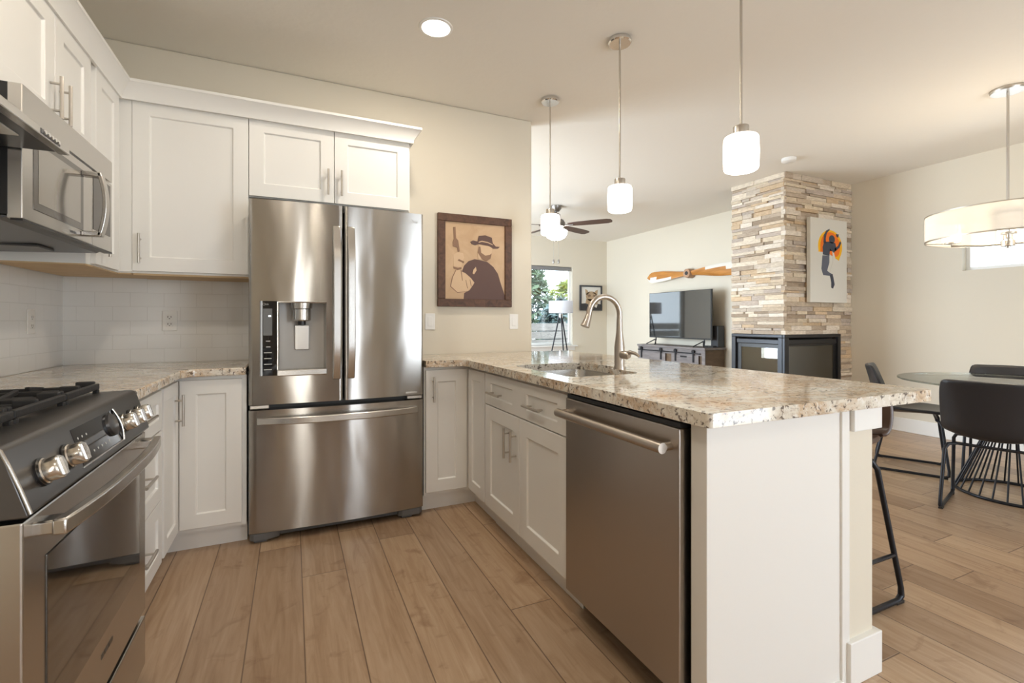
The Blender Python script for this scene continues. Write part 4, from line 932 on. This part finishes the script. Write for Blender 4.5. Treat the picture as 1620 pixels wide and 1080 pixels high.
for (y0, y1) in ((5.0, 5.53), (5.66, 6.29)):
    d = MB().box(5.188, 5.202, y0, y1, .10, .66).build('barn_door', M['console'], t, smooth=0, bevel=.003)
    for yy in (y0 + .09, y1 - .09):
        MB().box(5.178, 5.188, yy - .014, yy + .014, .56, .72).cyl((5.170, yy, .715), (5.186, yy, .715), .026, n=16).build('door_hanger', M['blackmetal'], d, smooth=40, weld=False)
MB().box(5.176, 5.186, 4.96, 6.28, .682, .698).build('rail', M['blackmetal'], t, smooth=0)
MB().box(5.18, 5.19, 5.22, 5.34, .625, .645).build('pull', M['blackmetal'], t, smooth=0)
for x in (5.22, 5.56):
    for y in (4.92, 6.27): MB().box(x - .02, x + .02, y - .02, y + .02, 0, .075).build('leg', M['console'], t, smooth=0)
t = thing('speaker', 'black box speaker behind the right end of the television', 'speaker', (5.52, 4.97, .775))
MB().box(5.46, 5.585, 4.905, 5.03, .778, 1.085).build('cabinet', M['black'], t, smooth=0, bevel=.006)
MB().box(5.455, 5.461, 4.913, 5.022, .786, 1.077).build('grille', M['artdk'], t, smooth=0, bevel=.002)
t = thing('set_top_box', 'small black media box on the console under the television', 'box', (5.42, 5.02, .775))
MB().box(5.39, 5.45, 4.93, 5.10, .776, .80).build('case', M['black'], t, smooth=0, bevel=.004)
MB().box(5.389, 5.3905, 4.96, 5.07, .783, .793).build('display', M['screen'], t, smooth=0)

t = thing('propeller', 'varnished wooden aircraft propeller mounted over the television', 'propeller', (5.6, 5.54, 1.885))
def blade(s_):
    mb = MB(); mw = MB(); rows = []; n = 22
    for k in range(n + 1):
        r = .07 + (.94 - .07) * k / n; u = k / n
        ch = .066 + .036 * math.sin(min(1, u * 1.35) * PI * .62); ch *= 1 if u < .82 else math.sqrt(max(.02, 1 - ((u - .82) / .18) ** 2))
        ang = math.radians(64 - 46 * min(1, u * 1.2)) * s_
        th = .020 * (1 - .75 * u) + .003
        row = []
        for q in range(12):
            a = 2 * PI * q / 12; cc, tt = ch * math.cos(a), th * math.sin(a)
            row.append((5.55 + cc * math.sin(ang) * .45 + tt * math.cos(ang), 5.54 + s_ * r, 1.887 + cc * math.cos(ang) - tt * math.sin(ang) - s_ * .0))
        rows.append(row)
    vs = [p for R_ in rows for p in R_]; fs = []
    for i in range(n):
        for q in range(12): fs.append((i * 12 + q, i * 12 + (q + 1) % 12, (i + 1) * 12 + (q + 1) % 12, (i + 1) * 12 + q))
    fs += [tuple(range(12)), tuple(n * 12 + q for q in range(12))]
    o = mb.add(vs, fs).build('blade', M['prop'], t, smooth=50)
    o.data.materials.append(M['propw'])
    for p in o.data.polygons:
        c = sum((o.data.vertices[i].co for i in p.vertices), Vector()) / len(p.vertices)
        zz = c.z + ORG[t.name].z - 1.887; rr = abs(c.y)
        if rr > .33 and (zz * s_ < -.018): p.material_index = 1
    return o
blade(1); blade(-1)
MB().tube([(5.50, 5.54, 1.887), (5.545, 5.54, 1.887), (5.61, 5.54, 1.887)], [.066, .075, .075], 28).build('hub', M['prophub'], t, smooth=40)
MB().cyl((5.496, 5.54, 1.887), (5.505, 5.54, 1.887), .030, n=20).build('hub_bore', M['black'], t)

t = thing('floor_lamp', 'black tripod floor lamp with white drum shade by the window', 'floor lamp', (4.34, 7.35, 0))
lx, ly = 4.34, 7.35
MB().lathe([(.215, 1.295), (.215, 1.508), (.212, 1.508), (.212, 1.295), (.215, 1.295)], (lx, ly, 0), 48).build('shade', M['lampsh'], t, smooth=40)
MB().lathe([(0, 1.21), (.03, 1.21), (.034, 1.25), (.03, 1.30), (.012, 1.31), (.012, 1.42), (0, 1.42)], (lx, ly, 0), 24).tube([(lx - .212, ly, 1.33), (lx + .212, ly, 1.33)], .003, 6).build('head', M['chrome'], t)
for k in range(3):
    a = math.radians(15 + 120 * k)
    MB().tube([(lx + .022 * math.cos(a), ly + .022 * math.sin(a), 1.27), (lx + .30 * math.cos(a), ly + .30 * math.sin(a), .008)], [.013, .010], 10).build('leg', M['blackmetal'], t)

# two-sided fireplace insert at the chimney's corner
t = thing('fireplace', 'black framed two-sided glass fireplace in the stone chimney', 'fireplace', (4.66, 3.335, .42))
fx, fyy = 4.66, 3.33
MB().box(4.72, 5.56, 3.94, 3.975, .43, .99).box(5.56, 5.59, 3.40, 3.975, .43, .99).box(4.70, 5.59, 3.37, 3.975, .42, .45).box(4.70, 5.59, 3.37, 3.975, .97, 1.004).build('firebox', M['fireback'], t, smooth=0, weld=False)
mb = MB()
for (a, b, c, d) in ((4.655, 5.594, .975, 1.006), (4.655, 5.594, .42, .455), (5.545, 5.594, .455, .975), (4.655, 4.72, .455, .975)): mb.box(a, b, 3.322, 3.352, c, d)
for (a, b, c, d) in ((3.352, 3.985, .975, 1.006), (3.352, 3.985, .42, .455), (3.93, 3.985, .455, .975), (3.352, 3.40, .455, .975)): mb.box(4.652, 4.685, a, b, c, d)
mb.build('frame', M['firefr'], t, smooth=0, weld=False, bevel=.004)
mb = MB().box(4.72, 5.545, 3.336, 3.352, .90, .955).box(4.667, 4.685, 3.40, 3.93, .90, .955); mb.build('louvre', M['firefr'], t, smooth=0, weld=False, bevel=.008)
mb = MB().box(4.72, 5.545, 3.350, 3.358, .88, .90).box(4.72, 4.745, 3.348, 3.36, .455, .90).box(5.50, 5.545, 3.348, 3.36, .455, .90).box(4.682, 4.69, 3.40, 3.93, .86, .90).box(4.68, 4.692, 3.40, 3.425, .455, .9).box(4.68, 4.692, 3.875, 3.93, .455, .9); mb.build('inner_frame', M['black'], t, smooth=0, weld=False)
MB().box(4.745, 5.50, 3.352, 3.356, .455, .88).build('glass_pane', M['fireglass'], t, smooth=0)
MB().box(4.684, 4.688, 3.425, 3.875, .455, .86).build('glass_pane', M['fireglass'], t, smooth=0)

# ================================================================== DINING
cx, cy = 4.33, 1.48
t = thing('dining_table', 'round glass dining table on a black wire cage base', 'table', (cx, cy, 0))
MB().lathe([(0, .738), (.596, .738), (.60, .741), (.60, .747), (.596, .75), (0, .75)], (cx, cy, 0), 96).build('tabletop', M['tglass'], t, smooth=30)
def ring(r, z, rr, n=56): return [(cx + r * math.cos(2 * PI * k / n), cy + r * math.sin(2 * PI * k / n), z) for k in range(n)]
MB().tube(ring(.285, .010, .008), .010, 10, closed=True).build('base_ring', M['blackmetal'], t)
MB().tube(ring(.20, .728, .008), .008, 10, closed=True).build('top_ring', M['blackmetal'], t)
MB().tube(ring(.115, .44, .008), .007, 10, closed=True).build('waist_ring', M['blackmetal'], t)
for k in range(26):
    a = 2 * PI * k / 26; c, s_ = math.cos(a), math.sin(a)
    MB().tube([(cx + c * r, cy + s_ * r, z) for r, z in ((.285, .012), (.19, .25), (.125, .42), (.13, .52), (.20, .726))], .0052, 8).build('rod', M['blackmetal'], t)

def shell(prof, th, lat=9):
    # prof: (forward x, z, half width, wrap forward, wrap up); a bent bucket shell with thickness
    n = len(prof); P = []
    for (f, z, hw, cf, cz) in prof:
        for k in range(lat):
            v = k / (lat - 1) * 2 - 1
            P.append(Vector((f + cf * abs(v) ** 2.2, v * hw, z + cz * abs(v) ** 2.2)))
    N_ = []
    for i in range(n):
        for k in range(lat):
            a = P[min(i + 1, n - 1) * lat + k] - P[max(i - 1, 0) * lat + k]; b = P[i * lat + min(k + 1, lat - 1)] - P[i * lat + max(k - 1, 0)]
            N_.append(a.cross(b).normalized())
    Q = [p + q * th for p, q in zip(P, N_)]
    fs = []; m = n * lat
    for i in range(n - 1):
        for k in range(lat - 1):
            a = i * lat + k; fs.append((a, a + 1, a + lat + 1, a + lat)); fs.append((m + a, m + a + lat, m + a + lat + 1, m + a + 1))
    for i in range(n - 1):
        for k in (0, lat - 1):
            a = i * lat + k; fs.append((a, a + lat, m + a + lat, m + a))
    for k in range(lat - 1):
        for i in (0, n - 1):
            a = i * lat + k; fs.append((a, a + 1, m + a + 1, m + a))
    return MB().add(P + Q, fs)
def dining_chair(label, x, y, face):
    t = thing('dining_chair', label, 'chair', (x, y, 0), face, 'black leather dining chairs', local=True)
    prof_s = [(.235, .440, .200, 0, .0), (.22, .452, .215, 0, .006), (.12, .450, .228, 0, .016), (.0, .440, .232, 0, .03), (-.10, .432, .232, .01, .045), (-.165, .440, .232, .04, .05)]
    prof_b = [(-.165, .440, .232, .04, .05), (-.205, .475, .234, .07, .03), (-.225, .53, .236, .085, .01), (-.245, .62, .236, .075, .0), (-.268, .72, .232, .06, .0), (-.285, .785, .222, .05, -.004), (-.288, .800, .205, .04, -.01)]
    shell(prof_s, -.028).build('seat', M['leather'], t, smooth=80, sub=1)
    shell(prof_b, -.026).build('backrest', M['leather'], t, smooth=80, sub=1)
    for s_ in (-1, 1):
        MB().tube([(.15, s_ * .155, .412), (.165, s_ * .19, .408), (.178, s_ * .205, .38), (.215, s_ * .215, .06), (.214, s_ * .215, .024), (.19, s_ * .215, .011), (-.19, s_ * .215, .011), (-.214, s_ * .215, .024), (-.213, s_ * .215, .06), (-.15, s_ * .205, .36), (-.13, s_ * .19, .392), (-.11, s_ * .155, .398)], .0095, 10).build('leg', M['blackmetal'], t)
    MB().tube([(.15, -.16, .414), (.15, .16, .414)], .009, 8).tube([(-.11, -.16, .398), (-.11, .16, .398)], .009, 8).build('seat_rail', M['blackmetal'], t)
    for s_ in (-1, 1):
        for q in (-.19, .19): MB().box(q - .02, q + .02, s_ * .215 - .011, s_ * .215 + .011, .0, .012).build('glide', M['black'], t, smooth=0, bevel=.003)
    return t
dining_chair('black leather dining chair with its back to the bar, tucked under the table', 3.865, 1.405, math.radians(15))
dining_chair('black leather dining chair standing sideways near the chimney', 4.42, 2.105, math.atan2(-.88, .44))
dining_chair('black leather dining chair on the far side of the glass table', 4.86, 1.70, math.radians(196))

t = thing('bar_stool', 'brown leather bar stool with black sled legs under the granite overhang', 'stool', (2.075, 1.325, 0), PI, local=True)
prof_s = [(.225, .632, .19, 0, 0), (.21, .644, .205, 0, .006), (.12, .642, .218, 0, .016), (.0, .632, .222, 0, .03), (-.05, .628, .222, .005, .04), (-.09, .640, .222, .02, .045)]
prof_b = [(-.09, .640, .222, .02, .045), (-.13, .665, .226, .02, .02), (-.150, .72, .230, .02, .01), (-.158, .79, .226, .018, 0), (-.162, .83, .216, .015, -.004), (-.163, .842, .20, .012, -.01)]
shell(prof_s, -.028).build('seat', M['leatherb'], t, smooth=80, sub=1)
shell(prof_b, -.026).build('backrest', M['leatherb'], t, smooth=80, sub=1)
for s_ in (-1, 1):
    MB().tube([(.11, s_ * .15, .60), (.125, s_ * .19, .595), (.14, s_ * .20, .56), (.205, s_ * .215, .06), (.204, s_ * .215, .026), (.18, s_ * .215, .011), (-.165, s_ * .215, .011), (-.192, s_ * .215, .026), (-.190, s_ * .215, .06), (-.055, s_ * .20, .555), (-.035, s_ * .19, .588), (-.01, s_ * .15, .592)], .0105, 10).build('leg', M['blackmetal'], t)
    MB().box(-.195, -.145, s_ * .215 - .012, s_ * .215 + .012, 0, .014).build('glide', M['black'], t, smooth=0, bevel=.003)
MB().tube([(.188, -.212, .20), (.188, .212, .20)], .009, 8).tube([(.188, -.212, .20), (-.155, -.212, .20)], .008, 8).tube([(.188, .212, .20), (-.155, .212, .20)], .008, 8).build('footrest', M['blackmetal'], t, weld=False)
MB().tube([(.11, -.16, .602), (.11, .16, .602)], .009, 8).tube([(-.03, -.16, .594), (-.03, .16, .594)], .009, 8).build('seat_rail', M['blackmetal'], t, weld=False)

# ================================================================== YARD BEYOND THE WINDOW
struct(MB().box(-6, 16, 7.95, 24, -.12, -.06).build('ground', M['ground'], smooth=0))
t = thing('fence', 'grey horizontal board fence outside the living room window', 'fence', (5, 9.8, -.06))
mb = MB()
for k in range(6): mb.box(.5, 9.5, 9.80, 9.825, -.02 + .19 * k, .15 + .19 * k)
mb.build('boards', M['fence'], t, smooth=0, weld=False)
for k in range(6): MB().box(.6 + 1.75 * k, .69 + 1.75 * k, 9.825, 9.915, -.06, 1.14).build('post', M['fence'], t, smooth=0)
def tree(name, label, x, y, h, r, m, n, lf, seed, conical=False):
    rnd = random.Random(seed); t = thing(name, label, 'tree', (x, y, -.06))
    MB().tube([(x, y, -.06), (x + .03, y, h * .45), (x, y + .02, h * .9)], [.10, .07, .02], 10).build('trunk', M['bark'], t)
    mb = MB()
    for k in range(n):
        u = rnd.random(); z = h * (.08 + .92 * u)
        rad = r * ((1 - u) * 1.0 + .06 if conical else math.sqrt(max(.02, 1 - (2 * max(0, (u - .15) / .85) - .9) ** 2)))
        a = rnd.random() * 2 * PI; q = math.sqrt(rnd.random()) * rad
        c = Vector((x + q * math.cos(a), y + q * math.sin(a), z)); d = Vector((rnd.gauss(0, 1), rnd.gauss(0, 1), rnd.gauss(0, 1))).normalized(); e = d.orthogonal().normalized(); s_ = lf * rnd.uniform(.6, 1.4)
        mb.add([c - d * s_, c + e * s_ * .35, c + d * s_, c - e * s_ * .35], [(0, 1, 2, 3)])
    mb.build('foliage', m, t, smooth=0, weld=False)
tree('conifer_tree', 'dark green conifer beyond the fence, left in the window', 6.45, 13.0, 4.9, 1.1, M['conifer'], 2800, .16, 3, True)
tree('leafy_tree', 'yellow green leafy tree beyond the fence, right in the window', 8.75, 14.0, 2.7, .95, M['lime'], 2600, .12, 4)
tree('leafy_tree', 'low blue green shrubby tree just behind the fence', 6.3, 10.65, 1.72, .62, M['bluegreen'], 2000, .11, 5)
